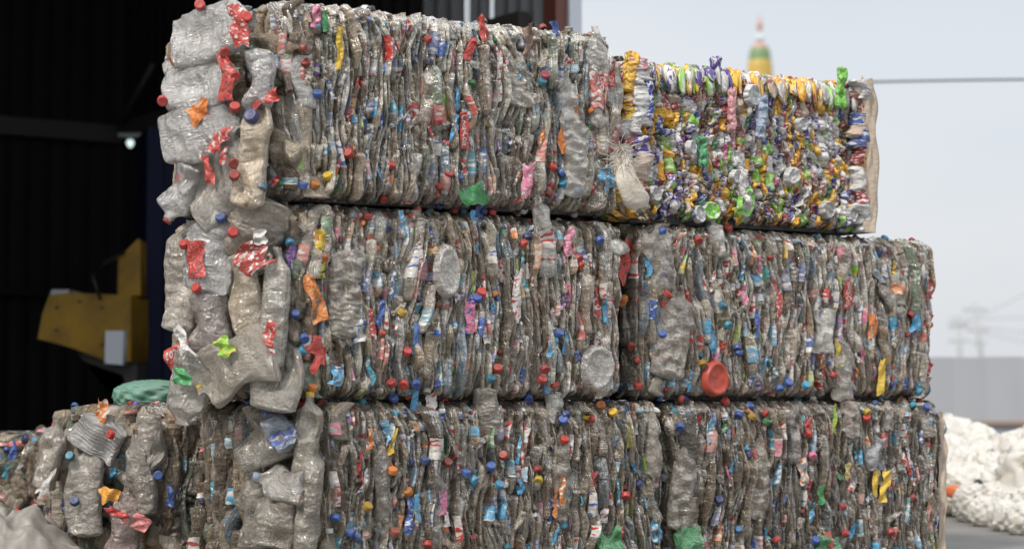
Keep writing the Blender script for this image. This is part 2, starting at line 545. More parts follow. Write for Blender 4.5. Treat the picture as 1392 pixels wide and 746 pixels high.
def pet_tint(rng, dirty=0.0, clear=None):
    k = rng.random()
    if k < 0.34: c = np.array([0.60, 0.51, 0.40]) * rng.uniform(0.45, 1.2)
    elif k < 0.57: c = np.array([0.80, 0.74, 0.65]) * rng.uniform(0.85, 1.05)
    elif k < 0.64: c = np.array([0.50, 0.51, 0.52]) * rng.uniform(0.6, 1.2)
    elif k < 0.84: c = np.array([0.54, 0.41, 0.28]) * rng.uniform(0.35, 1.2)
    elif k < 0.89: c = np.array([0.24, 0.33, 0.26])
    elif k < 0.94: c = np.array([0.20, 0.33, 0.46])
    elif k < 0.975: c = np.array([0.14, 0.09, 0.06])
    else: c = np.array([0.40, 0.28, 0.10])
    c = c * (1 - 0.75 * dirty) * (1 - dirty * 0.5 * np.array([0, 0.2, 0.5]))
    c = c * np.array([1.07, 1.05, 1.01])
    a = rng.uniform(0.3, 0.75) if clear is None else clear
    return (*np.clip(c, 0, 0.8), a)


PSI = radians(35)          # the left ends bulge outwards: bottles there face the front left
SPSI, CPSI = sin(PSI), cos(PSI)

_TXT = {}


def text_mesh(word):
    """Slanted lettering as vertices in a unit box plus triangles."""
    if word not in _TXT:
        cu = bpy.data.curves.new("lettering", "FONT")
        cu.body = word
        cu.shear = 0.35
        cu.offset = 0.012
        cu.resolution_u = 3
        ob = bpy.data.objects.new("lettering", cu)
        COL.objects.link(ob)
        dg = bpy.context.evaluated_depsgraph_get()
        dg.update()
        me = bpy.data.meshes.new_from_object(ob.evaluated_get(dg))
        me.calc_loop_triangles()
        V = np.array([v.co[:] for v in me.vertices])
        T = np.array([t.vertices[:] for t in me.loop_triangles])
        lo, hi = V.min(0), V.max(0)
        _TXT[word] = ((V[:, :2] - lo[:2]) / (hi - lo)[:2], T)
        bpy.data.objects.remove(ob)
        bpy.data.meshes.remove(me)
        bpy.data.curves.remove(cu)
    return _TXT[word]


FACES = {
    "front": lambda b, P: np.stack([-b.W / 2 + P[..., 0], -b.D / 2 - P[..., 2], P[..., 1]], -1),
    "left": lambda b, P: np.stack([-b.W / 2 - P[..., 2], -b.D / 2 + P[..., 0], P[..., 1]], -1),
    "corner": lambda b, P: np.stack([-b.W / 2 - P[..., 0] * SPSI - P[..., 2] * CPSI, -b.D / 2 + P[..., 0] * CPSI - P[..., 2] * SPSI, P[..., 1]], -1),
    "right": lambda b, P: np.stack([b.W / 2 + P[..., 2], -b.D / 2 + P[..., 0], P[..., 1]], -1),
    "top": lambda b, P: np.stack([-b.W / 2 + P[..., 0], -b.D / 2 + P[..., 1], b.H + P[..., 2]], -1),
}


class Bale:
    """A pressed bale: core, crushed bottles or cans face by face, caps, labels."""

    def __init__(self, name, s0, s1, z0, H, D, label, cat, group, seed, dw=0.0, yaw=0.0, dirty=0.0, tilt=0.0, back=0.0):
        self.rng = np.random.default_rng(seed)
        self.W, self.H, self.D, self.dirty = s1 - s0, H, D, dirty
        self.s0, self.z0, self.dw = s0, z0, dw
        c = P0 + U * (s0 + s1) / 2 + B * (D / 2 - dw + back)
        self.root = empty(name, (c[0], c[1], z0), YAW + yaw)
        self.root.rotation_euler = (0, tilt, YAW + yaw)
        tag(self.root, label, cat, group)
        self.items = []      # (face, Elem, cap spec, label spec)
        self.loose_caps = []
        self.loose_labels = []
        self.C = P0 + U * s0 - B * (dw - back)
        self.cw = 0.34
        self.has_corner = False
        self.core_up = 0.008 if z0 < 1 else -0.035

    # --- face fills
    def bulge(self, face, a, b):
        Wd = self.W if face in ("front", "top") else self.cw if face == "corner" else self.D
        if face == "corner": Wd = self.cw
        Hh = self.H if face != "top" else self.D
        x, y = 2 * a / Wd - 1, 2 * b / Hh - 1
        return 0.016 * (1 - np.abs(x) ** 4) * (1 - np.abs(y) ** 6) - 0.016 * np.clip(np.abs(y) - 0.92, 0, 1) / 0.08 - 0.02 * np.clip(np.abs(x) - 0.95, 0, 1) / 0.05

    def strips(self, face, pitch=(0.004, 0.024), lens=(0.07, 0.29), w=0.0, amp=0.013, res=(36, 26), dh=(0.022, 0.04), tintf=None, crumple=0.24, neckp=0.6,
               capp=0.26, labp=0.42, score=1.0, over=1.5, jit=0.0125, top_extra=0.012, skewmax=0.013):
        rng = self.rng
        Wd = self.W if face in ("front", "top") else self.cw if face == "corner" else self.D
        Hh = self.H if face != "top" else self.D
        M = noise_fn(rng, 7, 3, 13, 2)
        M2 = noise_fn(rng, 6, 8, 30, 2)
        edges = [-0.01]
        while edges[-1] < Wd:
            edges.append(edges[-1] + np.clip(np.exp(rng.normal(math.log((pitch[0] * pitch[1]) ** 0.5), 0.5)), pitch[0], pitch[1] * 1.2))
        edges = np.array(edges)
        vg = np.linspace(-0.05, Hh + 0.05, 70)
        E = []
        for i, e in enumerate(edges):
            fade = np.clip(min(e, Wd - e) / 0.08, 0.15, 1)
            own = noise_fn(rng, 4, 9, 60)(vg) * 0.0042
            E.append(e + fade * (amp * M(np.full_like(vg, e), vg * 1.4) + 0.35 * amp * M2(np.full_like(vg, e), vg)) + own)
        E = np.array(E)
        E = np.sort(E, axis=0)
        for i in range(len(edges) - 1):
            lo, hi = E[i], E[i + 1]
            v = -rng.uniform(0, 0.1)
            while v < Hh - 0.02:
                L = rng.uniform(*lens)
                v1 = min(v + L, Hh + rng.uniform(-0.004, top_extra))
                if v1 - v < 0.035:
                    break
                v0 = max(v, -rng.uniform(-0.004, 0.008))
                if v1 - v0 < 0.03:
                    v = v1
                    continue
                flip = rng.random() < 0.5
                am, bm = (lo + hi)[35] / 2, (v0 + v1) / 2
                sw = rng.uniform(0.95, over)
                tt = tintf(rng) if tintf else pet_tint(rng, self.dirty)
                skew = rng.uniform(-1, 1) * skewmax
                fc = lambda t, lo=lo, hi=hi, v0=v0, v1=v1, sk=skew: np.interp(v0 + t * (v1 - v0), vg, (lo + hi) / 2) + sk * (t - .5)
                fh = lambda t, lo=lo, hi=hi, v0=v0, v1=v1, sw=sw: np.interp(v0 + t * (v1 - v0), vg, (hi - lo) / 2) * sw + 0.0015
                fb = lambda t, v0=v0, v1=v1: v0 + t * (v1 - v0)
                d = rng.uniform(*dh)
                tt_ = np.linspace(0, 1, res[0])
                wv = w + self.bulge(face, np.clip(fc(tt_), 0, Wd), np.clip(fb(tt_), 0, Hh)) - d + rng.normal(0, jit) * (0.6 if rng.random() < .8 else 1.5)
                neck = rng.random() < neckp
                el = shell_elem(rng, fc, fh, fb, wv, d, max(10, int(res[0] * (v1 - v0) / 0.2)) if False else res[0], res[1], neck, flip, crumple,
                                rng.choice([0, 0, 0, 0, 0.035, 0.05]), tt)
                el.score = score * (v1 - v0) * float(fh(np.array([0.5]))[0] * 2) * (1 + 8 * (wv.mean() - w + d))
                cap = lab = None
                if neck and rng.random() < capp:
                    cap = CAP_COLS[rng.integers(len(CAP_COLS))]
                if rng.random() < labp:
                    lab = LAB_COLS[rng.integers(len(LAB_COLS))]
                self.items.append([face, el, cap, lab])
                v = v1 - rng.uniform(0.0, 0.05)

    def flats(self, face, n, L=(0.12, 0.22), wid=(0.045, 0.085), w=0.006, ang=0.35, capp=0.4, labp=0.4, horiz=0.0, clear=None, area=None, thick=(0.008, 0.018)):
        rng = self.rng
        Wd = self.W if face in ("front", "top") else self.cw if face == "corner" else self.D
        Hh = self.H if face != "top" else self.D
        for _ in range(n):
            a, b = rng.uniform(0.04, Wd - 0.04), rng.uniform(0.09, Hh - 0.09)
            g = rng.normal(0, ang) + (pi if rng.random() < 0.5 else 0)
            if rng.random() < horiz: g += pi / 2
            el = flat_elem(rng, a, b, w + self.bulge(face, a, b) + rng.uniform(-0.012, 0.006), rng.uniform(*L), rng.uniform(*wid), g, rng.uniform(*thick),
                           rib=rng.choice([0, 0.0014, 0.0022]), tint=pet_tint(rng, self.dirty, clear), ribn=rng.integers(9, 20))
            el.score *= 1.6
            cap = CAP_COLS[rng.integers(len(CAP_COLS))] if rng.random() < capp else None
            lab = LAB_COLS[rng.integers(len(LAB_COLS))] if rng.random() < labp else None
            self.items.append([face, el, cap, lab])

    def hero(self, face, a, b, L, wid, ang, tint, cap=None, lab=None, w=0.02, thick=0.018, rib=0.0, neck=True, bend=0.25, ribn=12, crumple=0.16, fold=None):
        el = flat_elem(self.rng, a, b, w + self.bulge(face, a, b), L, wid, ang, thick, 76, 56, neck, crumple, rib, tint, bend, ribn, fold)
        el.score = 10 + L * wid
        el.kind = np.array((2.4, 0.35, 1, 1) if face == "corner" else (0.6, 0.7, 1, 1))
        self.items.append([face, el, cap, lab])

    def disc(self, face, a, b, ra, rb, ang, tint, w=0.02):
        el = disc_elem(self.rng, a, b, w + self.bulge(face, a, b), ra, rb, ang, tint)
        el.score = 10
        self.items.append([face, el, None, None])

    def uv(self, px, py):
        """Face-front coordinates of a photograph pixel."""
        s, z = on_front(px, py)
        return s - self.s0, z - self.z0

    def uvc(self, px, py):
        """Corner-face coordinates of a photograph pixel."""
        d = ray(px, py)
        n = U * CPSI + B * SPSI
        p = CAM + d * (np.dot(self.C - CAM, n) / np.dot(d, n))
        t = -U * SPSI + B * CPSI
        return float(np.dot(p - self.C, t)), float(p[2] - self.z0)

    def hc(self, px, py, L, wid, ang, tint, clear=0.3, cap=None, lab=None, w=0.03, **kw):
        a, b_ = self.uvc(px, py)
        kw.setdefault("fold", 0.0016)
        kw.setdefault("thick", 0.03)
        kw.setdefault("bend", 0.12)
        kk = 1.0 + 0.25 * (1 - self.dirty)
        tint = np.minimum(np.array(tint) * kk, 0.86)
        self.hero("corner", a, b_, L / 465, wid / 480, radians(ang), (*tint, clear + 0.12), cap, lab, w + self.rng.uniform(-0.012, 0.008), **kw)

    def hf(self, px, py, L, wid, ang, tint, clear=0.3, cap=None, lab=None, w=0.02, **kw):
        w = w * 0.6 - 0.004
        a, b_ = self.uv(px, py)
        k = 480 - 90 * np.clip((px - 400) / 850, 0, 1)
        self.hero("front", a, b_, L / k, wid / (k * 0.9), radians(-ang), (*tint, clear), cap, lab, w, **kw)

    def dq(self, px, py, rx, ry, tint, ang=0, w=0.02):
        a, b_ = self.uv(px, py)
        k = 480 - 90 * np.clip((px - 400) / 850, 0, 1)
        self.disc("front", a, b_, rx / (k * 0.85), ry / k, ang, tint, w)

    def cc(self, px, py, col, axis=(0, 0, 1), r=0.0165, w=0.05):
        a, b_ = self.uvc(px, py)
        self.loose_caps.append(("corner", np.array([a, b_, w]), axis, col, r, r * 1.2))

    def lc(self, px, py, L, wid, ang, cols, w=0.055, **kw):
        a, b_ = self.uvc(px, py)
        self.film("corner", a, b_, w, L / 465, wid / 465, radians(ang), cols, **kw)

    def lf(self, px, py, L, wid, ang, cols, w=0.022, **kw):
        a, b_ = self.uv(px, py)
        k = 480 - 90 * np.clip((px - 400) / 850, 0, 1)
        self.film("front", a, b_, w * 0.45 + 0.001, L / k, wid / (k * 0.85), radians(-ang), cols, **kw)

    def cap_at(self, px, py, col, axis=(0, 0, 1), r=0.0155, h=0.018, w=0.02):
        a, b = self.uv(px, py)
        self.loose_caps.append(("front", np.array([a, b, 0.55 * w - 0.008 + self.bulge("front", a, b)]), axis, col, r, h))

    def scatter_caps(self, face, n, edge=0.5):
        rng = self.rng
        Wd = self.W if face in ("front", "top") else self.cw if face == "corner" else self.D
        for _ in range(n):
            a = rng.uniform(0.02, Wd - 0.02)
            if rng.random() < edge:
                b = rng.choice([rng.uniform(0.01, 0.06), rng.uniform(self.H - 0.06, self.H - 0.005)], p=[0.62, 0.38])
            else:
                b = rng.uniform(0.03, self.H - 0.03)
            ax = np.array([rng.normal(0, 0.35), rng.choice([-1, 1]), rng.uniform(-0.2, 1.0)])
            col = CAP_COLS[rng.integers(len(CAP_COLS))]
            r = rng.choice([0.0105, 0.0135, 0.0155], p=[.4, .45, .15])
            self.loose_caps.append((face, np.array([a, b, self.bulge(face, a, b) + rng.uniform(-0.026, -0.006)]), ax, col, r, r * 1.2))

    def film(self, face, a, b, w, L, wid, ang, cols, curl=0.3, rag=0.15, txt=None):
        """A loose torn scrap of printed film."""
        rng = self.rng
        if cols[1] is WHITE and rng.random() < 0.45: cols = (cols[0], tuple(x * 0.45 for x in cols[0]))
        nt, nx = 22, 9
        T, X = np.meshgrid(np.linspace(-0.5, 0.5, nt), np.linspace(-0.5, 0.5, nx), indexing="ij")
        f = noise_fn(rng, 4, 2, 6, 2)
        rag = rag * 0.6
        e1, e2 = noise_fn(rng, 4, 3, 13)(T[:, 0])[:, None], noise_fn(rng, 4, 3, 13)(T[:, 0])[:, None]
        ed = 1 + rag * np.where(X > 0, e1, e2)
        tap = 1 - 0.5 * rng.random() * (T + 0.5)            # torn narrower towards one end
        x = X * wid * ed * tap + wid * 0.12 * noise_fn(rng, 3, 2, 5)(T[:, 0])[:, None]
        y = T * L + L * rag * 0.5 * (noise_fn(rng, 3, 2, 8)(X[0]))[None, :] * np.abs(2 * T) ** 3 + 0.15 * X * wid
        z = 0.004 * f(X, T * 2) * (wid / 0.03) ** 0.5 - curl * x ** 2 / wid + 0.005 * ridges(rng, X * 4, T, 4, 5, 3, 0, 1)
        co, si = cos(ang), sin(ang)
        P = np.stack([a + x * co - y * si, b + x * si + y * co, w + self.bulge(face, a, b) + z], -1)
        st = np.stack([X * wid * 12 + rng.uniform(0, 50), T * L * 12 + rng.uniform(0, 50), 0 * X], -1)
        self.loose_labels.append((face, P, st, cols, txt))

    def scatter_film(self, face, n, w=0.004, L=(0.025, 0.085), wid=(0.01, 0.026)):
        rng = self.rng
        Wd = self.W if face in ("front", "top") else self.cw if face == "corner" else self.D
        for _ in range(n):
            self.film(face, rng.uniform(0.02, Wd - 0.02), rng.uniform(0.03, self.H - 0.03), w + rng.uniform(-0.016, 0.003), rng.uniform(*L), rng.uniform(*wid),
                      rng.normal(0, 0.35), LAB_COLS[rng.integers(len(LAB_COLS))])

    # --- build
    def core(self, inset=0.05):
        s = Soup()
        n = 14
        W, H, D = self.W / 2 - inset, self.H, self.D / 2 - inset
        box(s, (-W, -D, -0.008), (W, D, H + self.core_up))
        if self.has_corner and self.cw > 0.3:
            c = self.cw
            q = [(-self.W / 2 + 0.05, -self.D / 2 + 0.06), (-self.W / 2 - (c - 0.16) * SPSI + 0.04, -self.D / 2 + (c - 0.16) * CPSI + 0.05), (-self.W / 2 - 0.02, self.D / 2 - 0.1), (-self.W / 2 + 0.051, self.D / 2 - 0.06)]
            z0, z1 = 0.014, self.H - 0.05
            s.add([(x, y, z) for z in (z0, z1) for x, y in q], [(3, 2, 1, 0), (4, 5, 6, 7), (0, 1, 5, 4), (1, 2, 6, 5), (2, 3, 7, 6), (3, 0, 4, 7)])
        s.build("packed_core", M_CORE, self.root, smooth=False)

    def finish(self, item_name="crushed_bottle", rest_name="packed_bottles", mat=M_PET, keep=100, caps_keep=100):
        rng = self.rng
        self.core()
        self.items.sort(key=lambda it: -it[1].score)
        rest = Soup()
        restn = 0
        nlab = 0
        for i, (face, el, cap, lab) in enumerate(self.items):
            F = FACES[face]
            P = F(self, el.P)
            ink = getattr(el, "kind", None)
            if i < keep:
                s = Soup()
                s.grid(P, closed=True, tint=el.tint, st=el.st, ink=ink if ink is not None else (1, 1, 1, 1))
                org = P.reshape(-1, 3).mean(0)
                o = s.build("lid" if el.lid else item_name, M_CAP if el.lid else mat, self.root, origin=org)
            else:
                rest.grid(P, closed=True, tint=el.tint, st=el.st, ink=ink if ink is not None else (1, 1, 1, 1))
                restn += 1
            if cap is not None and el.neck is not None:
                p = F(self, el.neck)
                q = F(self, el.neck + el.axis * 0.01)
                ax = (q - p) / np.linalg.norm(q - p)
                if i < keep:
                    c = Soup()
                    r = rng.uniform(0.0135, 0.016)
                    cap_mesh(c, p - ax * 0.004 - org, ax, r, r * 1.2, cap, rng)
                    c.build("cap", M_CAP, o)
                else:
                    r = rng.uniform(0.012, 0.015)
                    self.loose_caps.append((face, el.neck + np.array([0, 0, 0.006]), el.axis + np.array([0, 0, rng.uniform(0, 0.7)]), cap, r, r * 1.2))
            if lab is not None:
                nt, nth = el.P.shape[:2]
                t0 = rng.uniform(0.12, 0.4)
                t1 = t0 + rng.uniform(0.2, 0.35)
                i0, i1 = int(t0 * nt), int(t1 * nt) + 1
                js = np.arange(int(nth * -0.02), int(nth * 0.53) + 1) % nth
                sub = el.P[i0:i1][:, js]
                cen = el.P[i0:i1].mean(1, keepdims=True)
                dirv = sub - cen
                dirv = dirv / (np.linalg.norm(dirv, axis=-1, keepdims=True) + 1e-9)
                sub = sub + dirv * 0.0016 + np.array([0, 0, 0.001])
                st = el.st[i0:i1][:, js]
                if i < keep:
                    s = Soup()
                    s.grid(F(self, sub) - org, tint=(*lab[0], rng.uniform(0.45, 0.95)), ink=lab[1], st=st)
                    s.build("label", M_LAB, o)
                else:
                    self.loose_labels.append((face, sub, st, lab, None))
        if restn:
            ro = rest.build(rest_name, mat, self.root, origin=(0, 0, 0))
            tag(ro, kind="stuff")
        more = Soup()
        for k, (face, p, ax, col, r, h) in enumerate(self.loose_caps):
            if k >= 100:
                F = FACES[face]
                w0 = F(self, p)
                cap_mesh(more, w0, F(self, p + np.asarray(ax, float) * 0.01) - w0, r, h, col, rng)
        if more.n:
            tag(more.build("packed_caps", M_CAP, self.root, origin=(0, 0, 0)), kind="stuff")
        more = Soup()
        for face, P, st, cols, txt in self.loose_labels[100:]:
            more.grid(FACES[face](self, P), tint=(*cols[0], rng.uniform(0.35, 0.9)), ink=cols[1], st=st)
        if more.n:
            tag(more.build("packed_labels", M_LAB, self.root, origin=(0, 0, 0)), kind="stuff")
        for face, p, ax, col, r, h in self.loose_caps[:100]:
            F = FACES[face]
            w0 = F(self, p)
            w1 = F(self, p + np.asarray(ax, float) * 0.01)
            s = Soup()
            cap_mesh(s, w0, w1 - w0, r, h, col, rng)
            s.build("bottle_cap", M_CAP, self.root, origin=w0)
        for face, P, st, cols, txt in self.loose_labels[:100]:
            s = Soup()
            Q = FACES[face](self, P)
            s.grid(Q, tint=cols[0], ink=cols[1], st=st)
            org = Q.reshape(-1, 3).mean(0)
            o = s.build("label_scrap", M_LAB, self.root, origin=org)
            if txt:
                V, Fc = text_mesh(txt)
                nt_, nx_ = P.shape[:2]
                # the lettering runs along the scrap and follows its creases
                ti = np.clip((0.5 - 0.84 * (V[:, 0] - 0.5)) * (nt_ - 1), 0, nt_ - 1.001)
                xi = np.clip((0.5 + (0.62 if face != "corner" else -0.62) * (V[:, 1] - 0.5)) * (nx_ - 1), 0, nx_ - 1.001)
                i, j = ti.astype(int), xi.astype(int)
                a, c = (ti - i)[:, None], (xi - j)[:, None]
                p = P[i, j] * (1 - a) * (1 - c) + P[i + 1, j] * a * (1 - c) + P[i, j + 1] * (1 - a) * c + P[i + 1, j + 1] * a * c
                p[:, 2] += 0.0016
                t = Soup()
                t.add(FACES[face](self, p) - org, Fc, tint=WHITE)
                t.build("lettering", M_CAP, o, smooth=False)


def pet_bale(b, flats=2, caps=30, film=46, left=False, right=False, top=False):
    # an inner layer that shows through the gaps, then the outer faces
    b.strips("front", w=-0.022, pitch=(0.012, 0.034), res=(14, 10), score=0.2, capp=0, labp=0.3, jit=0.006)
    b.strips("front")
    b.flats("front", flats, wid=(0.035, 0.065), w=0.0)
    b.flats("front", 30, L=(0.03, 0.09), wid=(0.014, 0.030), w=0.0, ang=0.7, thick=(0.004, 0.01), capp=0.05, labp=0.25)
    b.scatter_caps("front", caps)
    b.scatter_film("front", film)
    if left == "plain":
        b.strips("left", w=-0.012, jit=0.007, pitch=(0.015, 0.035), res=(24, 16), score=0.3, capp=0.4, labp=0.3)
        b.scatter_caps("left", 10, 0.1)
    elif left:
        b.has_corner = True
        b.strips("corner", w=-0.05, pitch=(0.02, 0.045), res=(26, 18), score=0.3, capp=0.2, labp=0.3)
        b.flats("corner", left, L=(0.12, 0.22), wid=(0.05, 0.09), ang=0.8, horiz=0.4, w=-0.018, thick=(0.01, 0.024), labp=0.3, capp=0.3)
        b.strips("left", w=0.005 if b.cw < 0.3 else 0.0, pitch=(0.015, 0.035), res=(24, 16), score=0.3, capp=0.2, labp=0.3)
        if b.cw > 0.3: b.flats("left", 14, L=(0.16, 0.28), wid=(0.07, 0.12), ang=0.9, horiz=0.5, w=0.0, thick=(0.012, 0.03))
        b.scatter_caps("corner", 6, 0.2)
        b.scatter_film("corner", 8, w=0.02, L=(0.03, 0.06), wid=(0.015, 0.03))
    if right == "plain":
        b.strips("right", w=-0.02, jit=0.006, pitch=(0.02, 0.045), res=(20, 12), score=0.3)
    elif right:
        b.strips("right", w=-0.02, jit=0.006, pitch=(0.02, 0.045), res=(20, 12), score=0.3)
        b.flats("right", 14, L=(0.14, 0.22), wid=(0.06, 0.09), ang=0.5)
    if top:
        b.strips("top", pitch=(0.02, 0.045), lens=(0.1, 0.25), res=(18, 12), score=0.15, w=-0.012, capp=0.0, labp=0.1, jit=0.008)


G = "pressed bales of crushed plastic bottles"
SILV, CLR, TANB, WHT = (0.70, 0.76, 0.85), (0.70, 0.65, 0.58), (0.68, 0.56, 0.41), (0.84, 0.82, 0.77)
RW, WR, OW, GW, SB, BW = (RED, WHITE), (WHITE, RED), (ORANGE, WHITE), (GREEN, WHITE), (SKY, WHITE), (BLUE, WHITE)
# ---- top left
b = Bale("plastic_bale", -0.035, 1.125, 1.142, 0.555, 0.78, "upper left bale of crushed clear bottles, its left end bulging with big silvery bottles", "bale", G, 11, dw=0.02, tilt=-0.012)
pet_bale(b, left=14, right=True, top=True)
b.hc(308, 46, 125, 72, 82, SILV, 0.45, None, None, 0.05, rib=0.003, ribn=6)
b.hc(292, 113, 118, 66, 84, SILV, 0.4, None, None, 0.05, rib=0.003, ribn=6)
b.hc(290, 180, 120, 74, 78, (0.6, 0.6, 0.6), 0.35, None, None, 0.05, rib=0.003, ribn=7)
b.hc(318, 245, 125, 95, 60, CLR, 0.2, None, None, 0.04)
b.hc(256, 258, 78, 44, 205, WHT, 0.35, RED, None, 0.05)
b.hc(250, 98, 60, 30, 140, WHT, 0.2, RED, None, 0.03)
b.hc(362, 205, 150, 46, 8, TANB, 0.6, None, None, 0.055)
b.hc(366, 118, 95, 42, 185, WHT, 0.4, None, None, 0.06)
for q in ((357, 28), (327, 73), (340, 105), (340, 150), (337, 222), (295, 12), (243, 137), (338, 240)):
    b.cc(*q, RED, (RNG.normal(-0.4, 0.3), RNG.normal(0, .4), 0.7), w=0.085)
b.cc(254, 80, ORANGE, (0.5, -.3, .5), w=0.05)
b.cc(270, 70, RED, (0, 1, .5), w=0.06)
b.cc(363, 162, NAVY, (0, 0.4, 1), 0.022, 0.08)
b.cc(372, 250, (0.12, 0.22, 0.27), (0, -1, .5), 0.018, 0.07)
b.lc(349, 40, 56, 26, -10, RW, 0.09); b.lc(330, 108, 62, 22, -8, RW, 0.085); b.lc(293, 152, 30, 26, 40, (ORANGE, ORANGE), 0.085, rag=0.3)
b.lc(322, 192, 34, 20, 60, RW, 0.08, rag=0.4); b.lc(327, 212, 24, 10, 10, RW, 0.08); b.lc(378, 136, 40, 22, 80, (RED, RED), 0.07, rag=0.4)
b.lc(300, 225, 50, 14, -10, (RED, RED), 0.06); b.lc(262, 225, 40, 12, 5, (RED, RED), 0.05)
b.hf(770, 190, 165, 38, -4, WHT, 0.3, rib=0.003, ribn=14, w=0.025)
b.hf(698, 115, 70, 46, 10, CLR, 0.4, w=0.02)
b.hf(838, 165, 160, 34, 6, WHT, 0.35, lab=RW, w=0.01)
b.hf(806, 110, 140, 30, 2, WHT, 0.25, lab=RW, w=0.02)
b.lf(829, 106, 36, 17, 4, (RED, RED), 0.035, rag=.05, txt="Coca-Cola"); b.lf(808, 130, 50, 12, 4, (RED, RED), 0.035, rag=.05, txt="Coca-Cola"); b.lf(708, 62, 46, 20, 5, ((0.18, 0.1, 0.07), (0.3, 0.2, 0.15)), rag=0.3)
b.lf(453, 65, 60, 10, 4, (YEL, YEL)); b.lf(437, 30, 28, 10, 0, (GREEN, GREEN)); b.lf(424, 22, 30, 12, 0, (PINK, WHITE))
b.lf(648, 42, 34, 14, -20, (RED, RED), 0.035, rag=.1); b.lf(628, 72, 30, 14, 20, (RED, RED), 0.03); b.lf(632, 265, 40, 26, 60, (GREEN, GREEN), 0.02, rag=0.3)
b.lf(817, 245, 26, 30, 0, SB, 0.02); b.lf(668, 105, 70, 9, 0, WR); b.lf(620, 180, 50, 13, 0, (RED, RED), 0.03, rag=.05, txt="Coca-Cola"); b.lf(609, 175, 34, 11, 0, SB); b.lf(755, 195, 36, 9, 0, (ORANGE, ORANGE)); b.lf(728, 190, 28, 10, 0, (ORANGE, ORANGE))
b.lf(520, 80, 40, 10, 10, (BLUE, SKY)); b.lf(752, 45, 26, 12, -8, (BLUE, BLUE), 0.03); b.lf(723, 39, 10, 16, 0, (BLACK, BLACK), 0.03)
b.lf(704, 246, 46, 16, 12, (PINK, WHITE), 0.045, rag=0.35)
for px, py, col in ((411, 87, RED), (440, 241, YEL), (407, 253, BLUE), (421, 252, ORANGE), (467, 210, RED), (522, 228, RED), (635, 60, RED), (572, 54, RED), (586, 170, (0.45, 0.04, 0.06)), (600, 240, RED), (613, 245, BLUE),
                    (735, 268, RED), (740, 232, RED), (752, 240, BLUE), (757, 255, TEAL), (777, 262, SKY), (728, 118, TEAL), (733, 110, (0.4, 0.04, 0.08)), (425, 130, BLUE), (632, 115, GREEN), (824, 205, RED)):
    b.cap_at(px, py, col, (RNG.normal(0, .5), RNG.choice([-1, 1]) * .8, RNG.uniform(0.2, 1.2)))
b.finish()
# ---- middle left
b = Bale("plastic_bale", 0.0, 1.168, 0.57, 0.545, 0.78, "middle left bale of grey crushed bottles, orange and red labels at its left end", "bale", G, 12)
pet_bale(b, left=12, right="plain", top=True)
b.hc(252, 375, 150, 62, 4, (0.66, 0.60, 0.52), 0.45, None, None, 0.04, rib=0.003, ribn=9)
b.hc(238, 432, 60, 40, 20, (0.6, 0.52, 0.42), 0.5, None, None, 0.05, neck=False)
b.hc(306, 345, 110, 74, 12, WHT, 0.35, None, None, 0.05)
b.hc(352, 325, 110, 84, 200, (0.5, 0.43, 0.34), 0.3, None, None, 0.04)
b.hc(296, 440, 130, 60, 0, (0.6, 0.52, 0.5), 0.2, None, None, 0.045)
b.hc(335, 500, 120, 74, -112, (0.6, 0.54, 0.44), 0.25, YEL, None, 0.065)
b.hc(268, 528, 100, 66, 190, CLR, 0.2, None, None, 0.045)
b.hc(385, 505, 100, 68, 10, (0.58, 0.55, 0.47), 0.2, None, None, 0.05)
b.hc(350, 415, 130, 44, 176, TANB, 0.35, None, None, 0.05)
b.hc(384, 420, 160, 34, 2, CLR, 0.3, None, None, 0.05)
b.hc(232, 490, 60, 40, -130, (0.6, 0.6, 0.6), 0.3, RED, None, 0.04)
b.lc(289, 356, 48, 26, -14, RW, 0.09); b.lc(360, 356, 40, 44, -40, ((0.4, 0.03, 0.03), WHITE), 0.085, rag=0.3); b.lc(250, 480, 44, 26, 65, (RED, RED), 0.08, rag=0.1, txt="Coca-Cola")
b.lc(271, 464, 44, 18, -20, (WHITE, WHITE), 0.09, rag=0.4); b.lc(333, 473, 26, 24, -30, (LIME, YEL), 0.11, rag=0.3); b.lc(266, 512, 22, 28, 0, (GREEN, GREEN), 0.08)
b.lc(386, 458, 40, 22, 8, RW, 0.085); b.lc(370, 543, 8, 22, -30, (RED, RED), 0.08); b.lc(372, 325, 20, 20, 0, (WHITE, WHITE), 0.075)
for px, py, col in ((320, 302, BLUE), (335, 320, RED), (272, 338, RED), (290, 395, RED), (290, 372, RED)):
    b.cc(px, py, col, (RNG.normal(0, .4), RNG.normal(0.5, .4), 0.9), w=0.085)
b.hf(467, 400, 120, 46, 3, (0.58, 0.53, 0.45), 0.4, rib=0.003, ribn=16, neck=False)
b.dq(599, 370, 21, 36, (0.74, 0.72, 0.68, 0.6), 0.05, 0.03)
b.dq(805, 500, 24, 31, (0.66, 0.65, 0.62, 0.5), 0, 0.03)
b.hf(735, 320, 120, 26, -6, WHT, 0.4, lab=WR)
b.lf(421, 405, 66, 22, -16, (ORANGE, (0.8, 0.4, 0.2)), 0.05, rag=0.2); b.lf(429, 330, 34, 14, 0, (YEL, YEL), 0.04); b.lf(430, 358, 40, 15, 5, ((0.6, 0.55, 0.05), BLACK), 0.04)
b.lf(398, 350, 36, 16, 12, (PURPLE, WHITE), 0.045, rag=0.3); b.lf(425, 478, 40, 22, -20, (RED, RED), 0.04, rag=0.4); b.lf(483, 450, 30, 18, 0, (WHITE, BLUE), 0.03)
b.lf(498, 440, 40, 12, -5, RW, 0.03); b.lf(697, 400, 70, 12, 2, WR, 0.03); b.lf(742, 470, 30, 14, 5, (SKY, SKY), 0.03); b.lf(565, 340, 50, 10, 0, WR); b.lf(632, 430, 44, 14, 0, (PINK, BLUE), 0.03)
